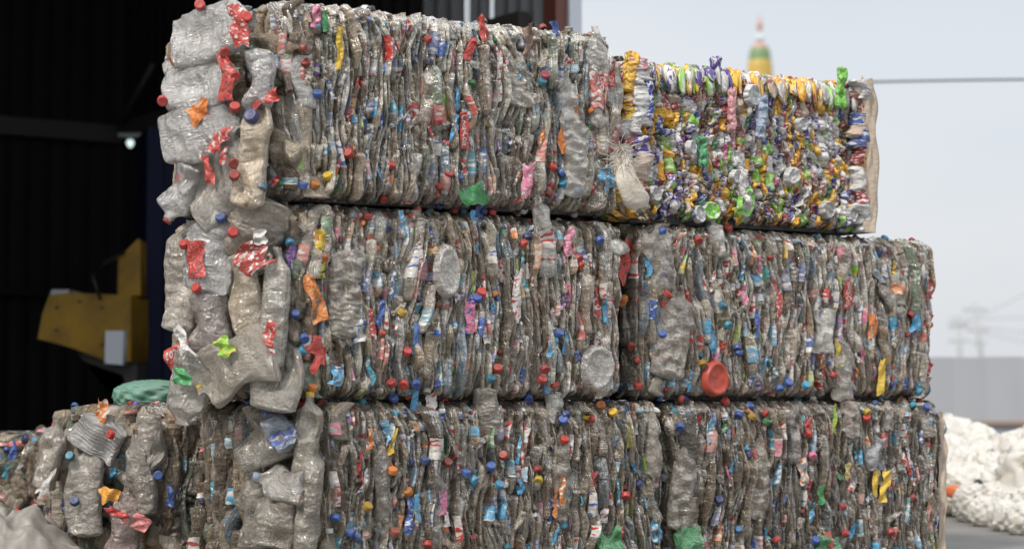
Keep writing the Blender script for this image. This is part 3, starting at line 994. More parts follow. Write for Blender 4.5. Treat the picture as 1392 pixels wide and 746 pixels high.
b.lf(655, 450, 36, 12, 0, (WHITE, (0.4, 0.2, 0.1)), 0.03); b.lf(768, 330, 40, 14, 0, (PINK, WHITE), 0.03); b.lf(860, 350, 60, 22, 10, RW, 0.035, rag=0.4); b.lf(818, 420, 40, 9, 0, SB); b.lf(560, 460, 40, 10, 0, (BLUE, SKY))
b.lf(655, 290, 26, 12, 20, (BLUE, BLUE), 0.03); b.lf(738, 300, 30, 10, 0, (BLUE, SKY), 0.03); b.lf(640, 300, 26, 8, 0, (SKY, SKY)); b.lf(807, 410, 40, 8, 0, RW); b.lf(450, 510, 26, 18, 10, (SKY, WHITE), 0.04)
for px, py, col in ((407, 478, TEAL), (410, 458, BLUE), (397, 327, SKY), (421, 530, ORANGE), (433, 350, ORANGE), (538, 428, YEL), (495, 298, RED), (529, 523, RED), (545, 521, RED), (560, 521, BLUE), (670, 503, RED), (660, 517, TEAL),
                    (733, 500, RED), (748, 520, RED), (730, 518, RED), (752, 455, BLUE), (809, 325, BLUE), (700, 280, BLUE), (722, 282, BLUE), (762, 282, RED), (703, 330, RED), (778, 350, RED), (780, 360, RED), (646, 400, RED), (642, 408, BLUE), (735, 300, RED), (860, 408, ORANGE), (870, 350, RED), (545, 480, RED)):
    b.cap_at(px, py, col, (RNG.normal(0, .5), RNG.choice([-1, 1]) * .8, RNG.uniform(0.2, 1.2)), w=0.035)
b.finish()
# ---- middle right
b = Bale("plastic_bale", 1.262, 2.59, 0.57, 0.55, 0.78, "middle right bale of grey crushed bottles with a big red disc, under the can bale", "bale", G, 13, dw=-0.02)
pet_bale(b, left="plain", right=True, top=True)
b.dq(970, 515, 18, 26, (0.5, 0.045, 0.02, 1), 0.1, 0.03)
b.items[-1][1].lid = True
b.hf(916, 455, 120, 52, 8, (0.6, 0.53, 0.45), 0.45, w=0.03); b.hf(900, 350, 90, 40, 0, CLR, 0.35); b.hf(975, 325, 50, 22, 0, WHT, 0.5)
b.hf(1118, 450, 60, 30, 0, WHT, 0.6, w=0.03, neck=False); b.hf(1222, 390, 50, 22, 5, (0.6, 0.55, 0.45), 0.5, lab=OW); b.hf(1145, 500, 90, 30, 0, CLR, 0.3)
b.lf(1197, 512, 50, 12, 10, (YEL, YEL), 0.035); b.lf(1140, 480, 40, 14, 0, ((0.6, 0.5, 0.05), YEL), 0.03); b.lf(1183, 442, 34, 11, 0, (ORANGE, ORANGE), 0.03); b.lf(885, 360, 30, 10, 0, SB, 0.03)
b.lf(965, 460, 50, 12, -15, SB, 0.03); b.lf(1150, 400, 40, 14, 0, (RED, RED), 0.03, rag=.05, txt="Coca-Cola"); b.lf(1058, 420, 50, 10, 0, RW, 0.03); b.lf(1012, 400, 30, 10, 0, (PINK, WHITE)); b.lf(1028, 440, 40, 6, 0, (BLUE, BLUE))
b.lf(1266, 392, 30, 14, 0, RW, 0.02, rag=.1); b.lf(1264, 436, 18, 18, 20, (RED, RED), 0.02, rag=.15); b.lf(1262, 500, 16, 18, 30, (RED, RED), 0.02, rag=.15); b.lf(1245, 437, 26, 16, 0, (SKY, SKY), 0.03)
for px, py, col in ((868, 468, RED), (873, 492, RED), (875, 527, RED), (930, 541, RED), (900, 456, BLUE), (903, 485, ORANGE), (860, 408, ORANGE), (901, 312, BLUE), (952, 490, YEL), (948, 325, RED), (997, 312, RED), (1070, 522, BLUE), (1093, 525, SKY),
                    (1130, 512, RED), (1058, 525, BLUE), (1248, 530, TEAL), (1000, 470, BLUE), (1000, 482, BLUE), (978, 417, TEAL), (905, 402, RED), (1210, 520, NAVY), (985, 440, TEAL), (1235, 430, RED)):
    b.cap_at(px, py, col, (RNG.normal(0, .5), RNG.choice([-1, 1]) * .8, RNG.uniform(0.2, 1.2)), w=0.04)
b.finish()
# ---- bottom left
b = Bale("plastic_bale", 0.095, 1.322, 0.0, 0.55, 0.78, "bottom left bale of dirty grey bottles, blue and white bottle at its left end", "bale", G, 14, dirty=0.58)
b.cw = 0.2
pet_bale(b, left=12, top=True)
DC = (0.42, 0.38, 0.31)
b.hc(395, 585, 56, 34, -30, (0.3, 0.38, 0.5), 0.5, BLUE, (BLUE, WHITE), 0.07); b.hc(398, 655, 70, 46, -85, (0.6, 0.58, 0.54), 0.45, (0.3, 0.4, 0.55), None, 0.07)
b.hc(345, 640, 130, 60, 25, DC, 0.3, w=0.04); b.hc(350, 690, 110, 42, 0, DC, 0.4, w=0.06); b.hc(385, 700, 80, 60, 10, DC, 0.3, w=0.06); b.hc(425, 600, 120, 34, 5, (0.5, 0.45, 0.36), 0.4, YEL, None, 0.05)
b.hc(345, 575, 70, 44, 150, DC, 0.35, w=0.04); b.hc(430, 680, 150, 30, 3, DC, 0.4, w=0.05); b.hc(375, 605, 90, 50, 60, (0.5, 0.47, 0.4), 0.2, w=0.05)
b.cc(405, 688, (0.5, 0.15, 0.07), (1, 0, .6), 0.018, 0.06); b.lc(424, 670, 26, 14, -30, (WHITE, ORANGE), 0.07, rag=0.3)
b.hf(660, 560, 66, 30, 0, (0.42, 0.38, 0.32), 0.5, neck=False, rib=.002); b.hf(752, 555, 40, 22, 0, (0.6, 0.58, 0.54), 0.6, neck=False); b.hf(885, 605, 90, 26, 3, (0.5, 0.44, 0.36), 0.5)
b.hf(760, 640, 140, 24, 2, (0.32, 0.28, 0.23), 0.5, w=0.0); b.hf(520, 660, 150, 22, -6, (0.36, 0.33, 0.3), 0.4, w=0.0); b.hf(590, 680, 130, 26, 3, (0.32, 0.3, 0.27), 0.4, w=0.0)
b.hf(818, 742, 40, 40, 90, (0.05, 0.38, 0.12), 1.0, neck=False, w=0.06); b.items[-1][1].kind = np.array((0.4, 0.2, 1, 1))
b.lf(528, 600, 34, 8, 8, (YEL, YEL), 0.03); b.lf(590, 545, 22, 16, 0, WR, 0.03); b.lf(566, 548, 36, 12, 0, SB, 0.03); b.lf(595, 680, 40, 12, 10, (PINK, BLUE), 0.03); b.lf(757, 665, 40, 8, 0, (ORANGE, WHITE), 0.03); b.lf(748, 680, 40, 5, 0, (ORANGE, WHITE), 0.03)
b.lf(525, 590, 30, 10, 0, (WHITE, SKY), 0.03); b.lf(814, 700, 20, 14, 15, WR, 0.03); b.lf(890, 720, 30, 16, 0, SB, 0.03); b.lf(849, 590, 34, 8, 0, ((0.5, 0.5, 0.05), LIME), 0.03); b.lf(600, 705, 20, 10, 0, (WHITE, WHITE), 0.03)
b.lf(550, 700, 50, 12, 5, (BLUE, WHITE), 0.03); b.lf(560, 690, 40, 10, 0, SB, 0.03); b.lf(700, 660, 20, 10, 0, SB, 0.03)
for px, py, col in ((541, 543, BLUE), (725, 540, BLUE), (760, 572, BLUE), (762, 562, BLUE), (722, 634, RED), (725, 650, YEL), (678, 620, RED), (600, 630, (0.3, 0.05, 0.04)), (660, 635, BLUE), (453, 700, BLUE), (493, 690, YEL), (470, 722, BLUE), (527, 642, ORANGE), (550, 670, ORANGE),
                    (571, 628, BLUE), (760, 600, RED), (817, 552, ORANGE), (830, 562, YEL), (575, 735, RED), (530, 725, (0.5, .1, .05)), (560, 540, RED), (626, 645, BLUE), (635, 650, SKY), (670, 660, SKY), (845, 670, RED)):
    b.cap_at(px, py, col, (RNG.normal(0, .5), RNG.choice([-1, 1]) * .8, RNG.uniform(0.2, 1.2)), w=0.035)
b.finish()
# ---- bottom right
b = Bale("plastic_bale", 1.378, 2.6, 0.0, 0.55, 0.78, "bottom right bale of dirty brown-grey bottles beside the white film heap", "bale", G, 15, dirty=0.72)
pet_bale(b, left="plain", right=True, top=True)
b.hf(1025, 650, 110, 36, 6, (0.4, 0.34, 0.26), 0.6); b.hf(1072, 590, 80, 20, 0, (0.32, 0.29, 0.26), 0.6); b.hf(1152, 570, 50, 28, 0, (0.35, 0.29, 0.24), 0.7, neck=False); b.hf(1202, 565, 40, 16, 0, (0.5, 0.45, 0.4), 0.5)
b.hf(925, 660, 120, 34, 4, (0.4, 0.36, 0.3), 0.5); b.hf(1185, 615, 50, 30, 0, (0.5, 0.52, 0.58), 0.5)
b.hf(930, 738, 40, 36, 90, (0.05, 0.32, 0.12), 1.0, neck=False, w=0.06); b.items[-1][1].kind = np.array((0.4, 0.2, 1, 1)); b.hf(1117, 744, 40, 30, 90, (0.05, 0.35, 0.12), 1.0, neck=False, w=0.06); b.items[-1][1].kind = np.array((0.4, 0.2, 1, 1))
b.lf(962, 585, 34, 12, 10, SB, 0.03); b.lf(1107, 672, 26, 12, -10, (GREEN, GREEN), 0.04); b.lf(1195, 660, 46, 12, 15, (YEL, YEL), 0.03); b.lf(1182, 655, 34, 9, 0, (YEL, YEL), 0.03); b.lf(1084, 640, 36, 14, 0, (WHITE, ORANGE), 0.03)
b.lf(1128, 570, 40, 7, 0, (LIME, YEL), 0.03); b.lf(1092, 580, 26, 11, 0, RW, 0.03); b.lf(1145, 640, 22, 9, 0, ((0.6, 0.5, 0.2), WHITE), 0.03); b.lf(888, 720, 26, 16, 0, SB, 0.03); b.lf(1260, 700, 36, 10, 0, ((0.5, 0.25, 0.2), WHITE), 0.03)
for px, py, col in ((923, 578, BLUE), (988, 548, RED), (1032, 560, RED), (1034, 575, GREEN), (1172, 558, YEL), (1172, 570, RED), (1160, 543, (0.5, .1, .06)), (1137, 690, (0.4, .05, .05)), (1096, 617, PINK), (1233, 677, RED), (1046, 730, RED), (908, 652, (0.15, .15, .16)), (1255, 555, BLUE), (1015, 568, YEL),
                    (1190, 548, BLUE), (1240, 548, TEAL), (1203, 720, RED), (1140, 725, RED), (1100, 735, BLUE), (1000, 562, BLUE), (970, 680, NAVY)):
    b.cap_at(px, py, col, (RNG.normal(0, .5), RNG.choice([-1, 1]) * .8, RNG.uniform(0.2, 1.2)), w=0.035)
M_SACK = flat_material("tan_woven_sack", (0.56, 0.47, 0.37), 0.8, 0.6, 9, (0.36, 0.28, 0.2), bump_s=0.5, bump_scale=60)


def edge_sheet(b, name, x0, w_, H0, H1, out, seed):
    """A stiff tan sheet folded round the right front edge of a bale."""
    r = np.random.default_rng(seed)
    f = noise_fn(r, 5, 3, 12, 2)
    nv, nu = 40, 16
    T, X = np.meshgrid(np.linspace(0, 1, nv), np.linspace(0, 1, nu), indexing="ij")
    bow = 0.03 * np.sin(pi * T)
    fold = np.clip((X - 0.55) / 0.45, 0, 1)
    xx = b.W / 2 + x0 + w_ * np.minimum(X / 0.55, 1) + 0.003 * f(T * 2, X) + bow * 0.5 + 0.01 * fold
    yy = -b.D / 2 - out - 0.012 * np.sin(pi * X) + fold * 0.3 + 0.004 * f(X * 2, T * 3) + 0.004 * ridges(r, X * 3, T, 6, 9, 4, 0, 2)
    zz = H0 + (H1 - H0) * T + 0.008 * f(X * 3, T) * (T > 0.9)
    s = Soup()
    s.grid(np.stack([xx, yy, zz], -1))
    return s.build(name, M_SACK, b.root)


edge_sheet(b, "sack_wrap", -0.015, 0.03, 0.0, 0.52, -0.01, 5)
b.finish()

# ---- aluminium cans
CAN_COLS = ([((0.82, 0.40, 0.03), (0.85, 0.58, 0.15))] * 9 + [((0.86, 0.56, 0.06), (0.3, 0.08, 0.05))] * 6 + [((0.74, 0.73, 0.71), (0.42, 0.41, 0.40))] * 23 + [((0.74, 0.72, 0.68), (0.12, 0.10, 0.35))] * 6
            + [((0.24, 0.56, 0.05), (0.6, 0.65, 0.5))] * 7 + [((0.05, 0.2, 0.1), (0.3, 0.4, 0.3))] * 3 + [((0.11, 0.07, 0.30), (0.6, 0.6, 0.62))] * 5 + [((0.05, 0.10, 0.32), (0.6, 0.6, 0.65))] * 3
            + [((0.34, 0.04, 0.05), (0.65, 0.6, 0.58))] * 5 + [((0.5, 0.17, 0.18), (0.65, 0.6, 0.6))] * 3 + [((0.52, 0.40, 0.32), (0.6, 0.5, 0.4))] * 5 + [((0.18, 0.05, 0.05), (0.5, 0.4, 0.25))] * 4 + [((0.6, 0.1, 0.28), (0.7, 0.6, 0.6))] + [((0.05, 0.05, 0.055), (0.5, 0.4, 0.2))] * 4)
G2 = None
b = Bale("can_bale", 1.20, 2.275, 1.143, 0.52, 0.74, "bale of crushed drink cans, orange, green, purple and silver, on top of the right stack", "bale", G2, 16, dw=-0.01, tilt=-0.008)


def can_tint(r):
    return CAN_COLS[r.integers(len(CAN_COLS))]


def can_strips(b, face, **kw):
    n0 = len(b.items)
    b.strips(face, capp=0, labp=0, neckp=0.0, tintf=can_tint, **kw)
    r = b.rng
    for it in b.items[n0:]:
        el = it[1]
        main, ink = el.tint
        nt_, nth_ = el.P.shape[:2]
        t = np.tile((*main, 1.0), (nt_, nth_, 1)).astype(float)
        k = r.integers(2, 4)
        k = 1
        if r.random() < 0.5: t[:k] = (0.6, 0.6, 0.59, 1)      # bare rims
        if r.random() < 0.5: t[-k:] = (0.6, 0.6, 0.59, 1)
        el.tint = t.reshape(-1, 4)
        el.kind = np.array((*ink, 1.0))


can_strips(b, "front", w=-0.034, res=(10, 9), pitch=(0.012, 0.026), lens=(0.04, 0.08), score=0.1, crumple=0.3, jit=0.003)
can_strips(b, "front", pitch=(0.007, 0.022), lens=(0.022, 0.06), res=(8, 8), amp=0.016, crumple=0.36, jit=0.009, over=1.25, dh=(0.010, 0.02), skewmax=0.024)
can_strips(b, "left", pitch=(0.015, 0.035), lens=(0.04, 0.1), res=(14, 14), crumple=0.5, score=0.4)
can_strips(b, "top", pitch=(0.008, 0.025), lens=(0.03, 0.07), res=(9, 9), crumple=0.6, jit=0.005, w=-0.016, score=0.2)
can_strips(b, "right", pitch=(0.02, 0.04), lens=(0.05, 0.11), res=(12, 12), crumple=0.5, score=0.2)
for px, py, rx, ry, t in ((967, 286, 15, 15, (0.22, 0.6, 0.06)), (1015, 276, 16, 26, (0.2, 0.62, 0.06)), (952, 290, 10, 15, (0.7, 0.7, 0.7)), (1077, 240, 10, 16, (0.72, 0.72, 0.71)), (1126, 286, 14, 16, (0.65, 0.6, 0.56)), (1160, 293, 10, 14, (0.6, 0.62, 0.6)),
                          (1024, 130, 16, 20, (0.7, 0.72, 0.72)), (892, 262, 9, 14, (0.7, 0.7, 0.7)), (1000, 240, 10, 12, (0.7, 0.69, 0.66)), (940, 200, 9, 13, (0.72, 0.72, 0.72)), (1090, 170, 9, 11, (0.7, 0.7, 0.7))):
    b.dq(px, py, rx * .85, ry * .85, (*(np.array(t) * (0.7 if t[0] > .5 else 1)), 1), RNG.uniform(-.3, .3), 0.004)
    b.items[-1][1].kind = np.array((0.7, 0.7, 0.7, 1))


def hero_can(px, py, L, wd, ang, col, ink):
    b.hf(px, py, L, wd * .85, ang, col, 1.0, neck=False, w=0.008, crumple=0.5, thick=0.012)
    b.items[-1][1].kind = np.array((*ink, 1))


hero_can(862, 95, 56, 26, 5, (0.8, 0.42, 0.04), (0.85, 0.6, 0.15)); hero_can(985, 88, 16, 28, 80, (0.13, 0.08, 0.42), (0.7, 0.7, 0.7)); hero_can(1147, 120, 56, 18, 4, (0.2, 0.55, 0.07), (0.3, 0.6, 0.2)); hero_can(955, 205, 40, 16, 0, (0.05, 0.3, 0.14), (0.2, 0.4, 0.2))
hero_can(1035, 160, 60, 16, 8, (0.3, 0.38, 0.5), (0.4, 0.45, 0.6)); hero_can(884, 135, 50, 12, 0, (0.05, 0.08, 0.42), (0.75, 0.75, 0.78)); hero_can(995, 150, 60, 12, 0, (0.7, 0.3, 0.32), (0.75, 0.5, 0.5)); hero_can(1010, 250, 40, 20, 0, (0.7, 0.68, 0.65), (0.5, 0.5, 0.5))
edge_sheet(b, "sack_wrap", -0.045, 0.058, -0.005, 0.53, 0.008, 6)
b.finish("crushed_can", "packed_cans", M_CAN)

# ---- the row behind, on the left
b = Bale("plastic_bale", 0.08, 1.0, 0.0, 0.545, 0.78, "low bale of loose big clear bottles behind the left stack, with an orange scrap", "bale", G, 17, dirty=0.2, back=1.0, tilt=-0.02)
b.cw = 0.44
pet_bale(b, flats=6, caps=16, film=10, left=16, top=True)
b.hc(205, 640, 120, 44, 0, (0.5, 0.46, 0.4), 0.3, w=0.05); b.hc(150, 585, 70, 80, 30, WHT, 0.35, w=0.05, rib=.002); b.hc(85, 610, 110, 38, 15, (0.6, 0.55, 0.48), 0.6, w=0.06); b.hc(130, 660, 140, 60, 0, CLR, 0.25, w=0.04)
b.hc(185, 700, 100, 50, 10, (0.55, 0.42, 0.4), 0.3, w=0.05); b.hc(215, 600, 90, 40, 180, CLR, 0.3, w=0.05)
b.lc(160, 555, 38, 22, 0, (ORANGE, WHITE), 0.09); b.lc(175, 665, 30, 26, 60, ((0.8, 0.36, 0.03), (0.8, 0.4, 0.05)), 0.09, rag=.3); b.lc(88, 648, 44, 14, 35, (WHITE, WHITE), 0.09, rag=.4); b.lc(185, 690, 40, 12, -60, (RED, RED), 0.09, rag=.3); b.lc(200, 700, 26, 40, 0, ((0.6, 0.15, 0.15), (0.6, 0.3, 0.3)), 0.075)
for px, py, col in ((118, 614, TEAL), (122, 675, BLUE), (235, 640, BLUE), (175, 585, RED), (90, 732, TEAL), (62, 708, BLUE), (60, 590, NAVY)):
    b.cc(px, py, col, (RNG.normal(0, .4), RNG.normal(0.5, .4), 0.9), w=0.08)
b.lc(115, 738, 20, 30, 20, (SKY, SKY), 0.08, rag=.3); b.lc(235, 670, 30, 16, 0, (BLUE, WHITE), 0.08)
b.finish()
b = Bale("plastic_bale", 0.05, 1.0, 0.0, 0.43, 0.78, "far left low bale of brownish bottles, farthest back beside the shed", "bale", G, 18, dirty=0.5, back=2.0)
b.cw = 0.5
pet_bale(b, flats=4, caps=12, film=8, left=14, top=True)
b.lc(5, 615, 30, 22, 80, (BLUE, SKY), 0.06, rag=.3); b.lc(32, 610, 34, 14, 10, (BLUE, BLUE), 0.06)
b.finish()

# ------------------------------------------------------------------ ground, world, light
def simple(name, mat, fn, label=None, cat=None, kind=None, group=None, parent=None, smooth=False):
    s = Soup()
    fn(s)
    o = s.build(name, mat, parent, smooth=smooth)
    return tag(o, label, cat, group, kind)


M_GROUND = flat_material("worn_concrete", (0.23, 0.22, 0.21), 0.85, 0.6, 1.2, (0.12, 0.11, 0.10), bump_s=0.3, bump_scale=30)
simple("ground", M_GROUND, lambda s: s.add([(-800, -300, 0), (800, -300, 0), (800, 2000, 0), (-800, 2000, 0)], [(0, 1, 2, 3)]), kind="structure")

# ------------------------------------------------------------------ loose things on and between the bales
def bag_mesh(s, c, size, rng, folds=0.25, nt=30, nth=40, flat=0.75, hf=0.5, **kw):
    """A crumpled bag or wad of film lying on something."""
    th = np.linspace(0, 2 * pi, nth, endpoint=False)
    ph = np.linspace(-pi / 2, pi / 2, nt)
    TH, PH = np.meshgrid(th, ph)
    R = 1 + folds * (ridges(rng, TH, PH, 7, 3.5, 7, 2, 0.0) + 0.4 * ridges(rng, TH, PH * 2, 7, 4, 10, 3, 0.0) + hf * ridges(rng, TH, PH * 2, 8, 16, 20, 5, 3))
    R *= 1 + 0.15 * np.sin(TH * 2 + rng.uniform(0, 6))
    cp = np.sign(np.cos(PH)) * np.abs(np.cos(PH)) ** flat
    sp = np.sign(np.sin(PH)) * np.abs(np.sin(PH)) ** flat
    g = rng.uniform(0, 6)
    x, y, z = size[0] * cp * np.cos(TH) * R, size[1] * cp * np.sin(TH) * R, size[2] * sp * (0.6 + 0.4 * R)
    P = np.stack([c[0] + x * cos(g) - y * sin(g), c[1] + x * sin(g) + y * cos(g), np.maximum(c[2] + z, c[2] - size[2])], -1)
    s.grid(P, closed=True, st=P * 6, **kw)


def film_material(name, col, alpha=0.9, dirt_col=(0.4, 0.33, 0.24), dirt_amt=0.5):
    m, nt, out = new_mat(name)
    tc = N(nt, "ShaderNodeTexCoord").outputs["Object"]
    n1 = N(nt, "ShaderNodeTexNoise", {"Vector": tc, "Scale": 9.0, "Detail": 5.0, "Roughness": 0.65})
    d = ramp(nt, n1.outputs[0], [(0.45, grey(0)), (0.7, grey(1))])
    c = mixc(nt, math_n(nt, "MULTIPLY", d, dirt_amt), (*col, 1), (*dirt_col, 1))
    n2 = N(nt, "ShaderNodeTexVoronoi", {"Vector": tc, "Scale": 9.0}, feature="F1")
    bp = N(nt, "ShaderNodeBump", {"Height": n2.outputs["Distance"], "Strength": 0.08, "Distance": 0.02})
    pr = N(nt, "ShaderNodeBsdfPrincipled", {"Base Color": c, "Roughness": 0.4, "Normal": bp.outputs[0]})
    tl = N(nt, "ShaderNodeBsdfTranslucent", {"Color": c})
    mx = N(nt, "ShaderNodeMixShader", {0: 0.3, 1: pr.outputs[0], 2: tl.outputs[0]})
    nt.links.new(mx.outputs[0], out.inputs[0])
    return m


M_WFILM = film_material("white_film", (0.85, 0.84, 0.80), dirt_amt=0.55, dirt_col=(0.6, 0.5, 0.36))
M_GFILM = film_material("green_film", (0.24, 0.46, 0.36), dirt_amt=0.3)
M_TARP = film_material("grey_tarp", (0.48, 0.45, 0.41), dirt_amt=0.5, dirt_col=(0.12, 0.1, 0.08))
M_WOVEN = flat_material("white_woven_plastic", (0.66, 0.61, 0.53), 0.6, 0.6, 14, (0.4, 0.33, 0.25), bump_s=0.4, bump_scale=120)

# frayed sack between the two top bales
fs = empty("frayed_sack", at(852, 262, 6.18))
tag(fs, "frayed whitish woven sack hanging between the top bottle bale and the can bale", "sack")
s = Soup()
r = np.random.default_rng(21)
path = np.array([at(843, 205, 6.16), at(846, 225, 6.13), at(852, 245, 6.12), at(861, 265, 6.13), at(871, 283, 6.15)]) - np.array(fs.location)
tt = np.linspace(0, 1, 24)
pp = np.stack([np.interp(tt, np.linspace(0, 1, 5), path[:, i]) for i in range(3)], -1)
th = np.linspace(0, 2 * pi, 24, endpoint=False)
wd = np.interp(tt, [0, .2, .6, .9, 1], [.012, .028, .038, .04, .022])
rg = 1 + 0.4 * ridges(r, *np.meshgrid(th, tt), 6, 9, 6, 1, 0.3)
ax1, ax2 = np.array([.93, .2, .36]), np.array([.2, -.97, .0])
P = pp[:, None] + (wd[:, None] * np.cos(th) * rg)[..., None] * ax1 + (0.5 * wd[:, None] * np.sin(th) * rg)[..., None] * ax2
s.grid(P, closed=True)
s.build("sack_body", M_WOVEN, fs, origin=(0, 0, 0))
s = Soup()
for i in range(110):
    a = pp[r.integers(0, 10)] + r.normal(0, .008, 3)
    d = np.array([r.normal(0, .035), r.normal(-.02, .02), r.uniform(-.03, .05)])
    q = np.array([a, a + d * .5 + [0, 0, .006], a + d + [0, 0, -.004]])
    tube(s, q, 0.0011, 4)
fo = s.build("frayed_fibres", M_WOVEN, fs, origin=(0, 0, 0))
tag(fo, kind="stuff")

s = Soup(); r = np.random.default_rng(22)
c = at(208, 538, 7.15)
bag_mesh(s, (c[0], c[1], 0.575), (0.17, 0.12, 0.055), r, 0.26, 50, 70, hf=0.25)
tag(s.build("plastic_sheet", M_GFILM), "pale green plastic sheet bundled on top of the low bale behind the left stack", "plastic sheet")
s = Soup(); r = np.random.default_rng(23)
c = at(2, 720, 6.5)
gx_, gy_ = np.meshgrid(np.linspace(-.3, .3, 90), np.linspace(-.28, .28, 90))
rr2 = (gx_ / .3) ** 2 + (gy_ / .28) ** 2
zz_ = 0.20 * np.clip(1 - rr2, 0, 1) ** 0.7
for lam, am in ((.16, .030), (.11, .02), (.07, .012), (.045, .006)):
    for _ in range(3):
        d_ = r.uniform(0, pi)
        zz_ = zz_ + am * (np.abs(np.sin((gx_ * cos(d_) + gy_ * sin(d_)) * pi / lam + r.uniform(0, 6) + .9 * np.sin((gx_ * sin(d_) - gy_ * cos(d_)) * 14))) - .6) * r.choice([-1, 1]) * np.clip(1.15 - rr2, 0.1, 1)
s.grid(np.stack([c[0] + gx_, c[1] + gy_, np.maximum(zz_, 0.004 + 0.003 * rr2)], -1))
tag(s.build("crumpled_tarp", M_TARP), "grey crumpled tarp lying on the ground in the lower left corner", "tarp")

# heap of white film bundles behind on the right
r = np.random.default_rng(31)
HEAP = []
for k, (px, py, D, sx, sz) in enumerate([(1290, 625, 10.3, .26, .22), (1300, 600, 10.6, .2, .12), (1275, 650, 10.0, .25, .2), (1325, 625, 10.2, .2, .18), (1345, 640, 10.0, .22, .15), (1385, 640, 10.2, .22, .13), (1310, 665, 9.6, .18, .12), (1340, 672, 9.5, .2, .11),
                                         (1370, 668, 9.4, .18, .12), (1395, 672, 9.3, .2, .12), (1360, 700, 9.0, .16, .1), (1390, 712, 8.8, .17, .09), (1325, 690, 9.2, .15, .09), (1350, 655, 9.8, .16, .14), (1410, 640, 9.9, .3, .2), (1430, 690, 9.0, .3, .2), (1258, 615, 10.6, .26, .2), (1298, 645, 9.8, .15, .13), (1375, 690, 9.1, .12, .08), (1375, 712, 8.6, .13, .07), (1398, 722, 8.4, .14, .07), (1345, 704, 8.9, .12, .07), (1412, 700, 8.6, .16, .1), (1470, 650, 9.8, .34, .26), (1530, 670, 9.4, .3, .22), (1490, 710, 8.9, .25, .15), (1580, 690, 9.5, .3, .2)]):
    c = at(px, py, D)
    s = Soup()
    bag_mesh(s, (c[0], c[1], max(c[2], sz * 0.9)), (sx * 0.85, sx * 0.7, sz), r, 0.34, 60, 90, hf=0.05)
    o = s.build("film_bundle", M_WFILM)
    HEAP.append(o)
    tag(o, "crumpled white plastic film bundle in the loose heap before the grey fence", "film bundle", "white film bundles in the heap")
M_HEAPCORE = film_material("packed_film", (0.62, 0.6, 0.56), dirt_amt=0.6)
s = Soup()
for px, py, D, sx, sz in ((1310, 690, 10.3, .42, .24), (1360, 690, 10.2, .5, .2), (1420, 690, 10.0, .6, .2)):
    c = at(px, py, D)
    bag_mesh(s, (c[0], c[1], sz * .5), (sx, sx * .7, sz), r, 0.2)
tag(s.build("film_heap", M_HEAPCORE), "packed lower mass of the white film heap that the bundles lie on", "film heap", kind="stuff")
M_BLK = flat_material("black_film", (0.02, 0.02, 0.022), 0.4)
M_BLUEF = flat_material("blue_film", (0.03, 0.2, 0.5), 0.4)
M_ORF = flat_material("orange_film", (0.6, 0.16, 0.06), 0.4)
for px, py, D, sx, sy, m, lab in ((1330, 674, 9.25, .03, .075, M_BLK, "small black scrap standing upright in the white film heap"), (1348, 616, 9.9, .05, .025, M_BLK, "black scrap near the crest of the white film heap"), (1379, 625, 9.85, .05, .03, M_ORF, "orange scrap near the crest of the white film heap"),
                              (1300, 668, 9.35, .05, .03, M_ORF, "pinkish orange scrap low in the white film heap beside the bale"), (1385, 734, 8.6, .08, .035, M_BLUEF, "blue film scrap on the ground at the right edge"), (1360, 698, 8.8, .05, .02, M_BLK, "black scrap low in the white film heap")):
    c = at(px, py, D)
    s = Soup()
    bag_mesh(s, c, (sx, 0.03, sy), r, 0.3, 12, 16)
    tag(s.build("film_scrap", m), lab, "film scrap")

# ------------------------------------------------------------------ fence, cable, far things
M_FENCE = flat_material("grey_fence_paint", (0.40, 0.42, 0.45), 0.55, 0.35, 1.5, (0.34, 0.36, 0.38))
M_RUST = flat_material("rusty_rail", (0.34, 0.25, 0.19), 0.8, 0.5, 5, (0.28, 0.2, 0.16))
M_GALV = flat_material("galvanised_steel", (0.42, 0.43, 0.44), 0.5)
FD = 18.0
fl = at(1230, 485, FD)
fence = empty("metal_fence", (fl[0], FD, 0))
tag(fence, "pale grey sheet metal fence with a rusty rail behind the white heap", "fence")
s = Soup()
ft = fl[2]
for i in range(-24, 40):
    x0 = i * 0.31 - 0.5
    if True:
        x = np.array([0, .02, .03, .28, .29, .31]) + x0
        y = np.array([0, 0, -.002, -.002, 0, 0]) + r.uniform(-.001, .001)
        P = np.stack([np.stack([x, y, np.full(6, z)], -1) for z in (0.36, ft + r.uniform(-.004, .004))])
        s.grid(P)
        P = np.stack([np.stack([x, y, np.full(6, z)], -1) for z in (0.0, 0.325)])
        s.grid(P)
s.build("fence_panel", M_FENCE, fence, origin=(0, 0, 0), smooth=False)
s = Soup(); box(s, (-7.94, -.045, 0.325), (11.9, .03, 0.36)); s.build("rail", M_RUST, fence, origin=(0, 0, 0), smooth=False)
for i in range(-6, 10):
    s = Soup(); box(s, (-.4 + i * 1.24, .03, 0), (-.34 + i * 1.24, .09, ft - .02)); s.build("post", M_GALV, fence, smooth=False)

M_CABLE = flat_material("dark_cable", (0.05, 0.06, 0.065), 0.6)
s = Soup()
cx = np.linspace(-900, 4200, 120)
tube(s, [at(x, 108 + 0.00004 * (1290 - x) ** 2 * np.clip(1 - abs(1290 - x) / 6000, 0, 1) + (1392 - x) * 0.016, 17) for x in cx], 0.010, 8)
tag(s.build("overhead_cable", M_CABLE), "dark overhead cable crossing the sky right of the can bale", "cable")

M_WIRE = flat_material("far_wire", (0.35, 0.36, 0.38), 0.6)


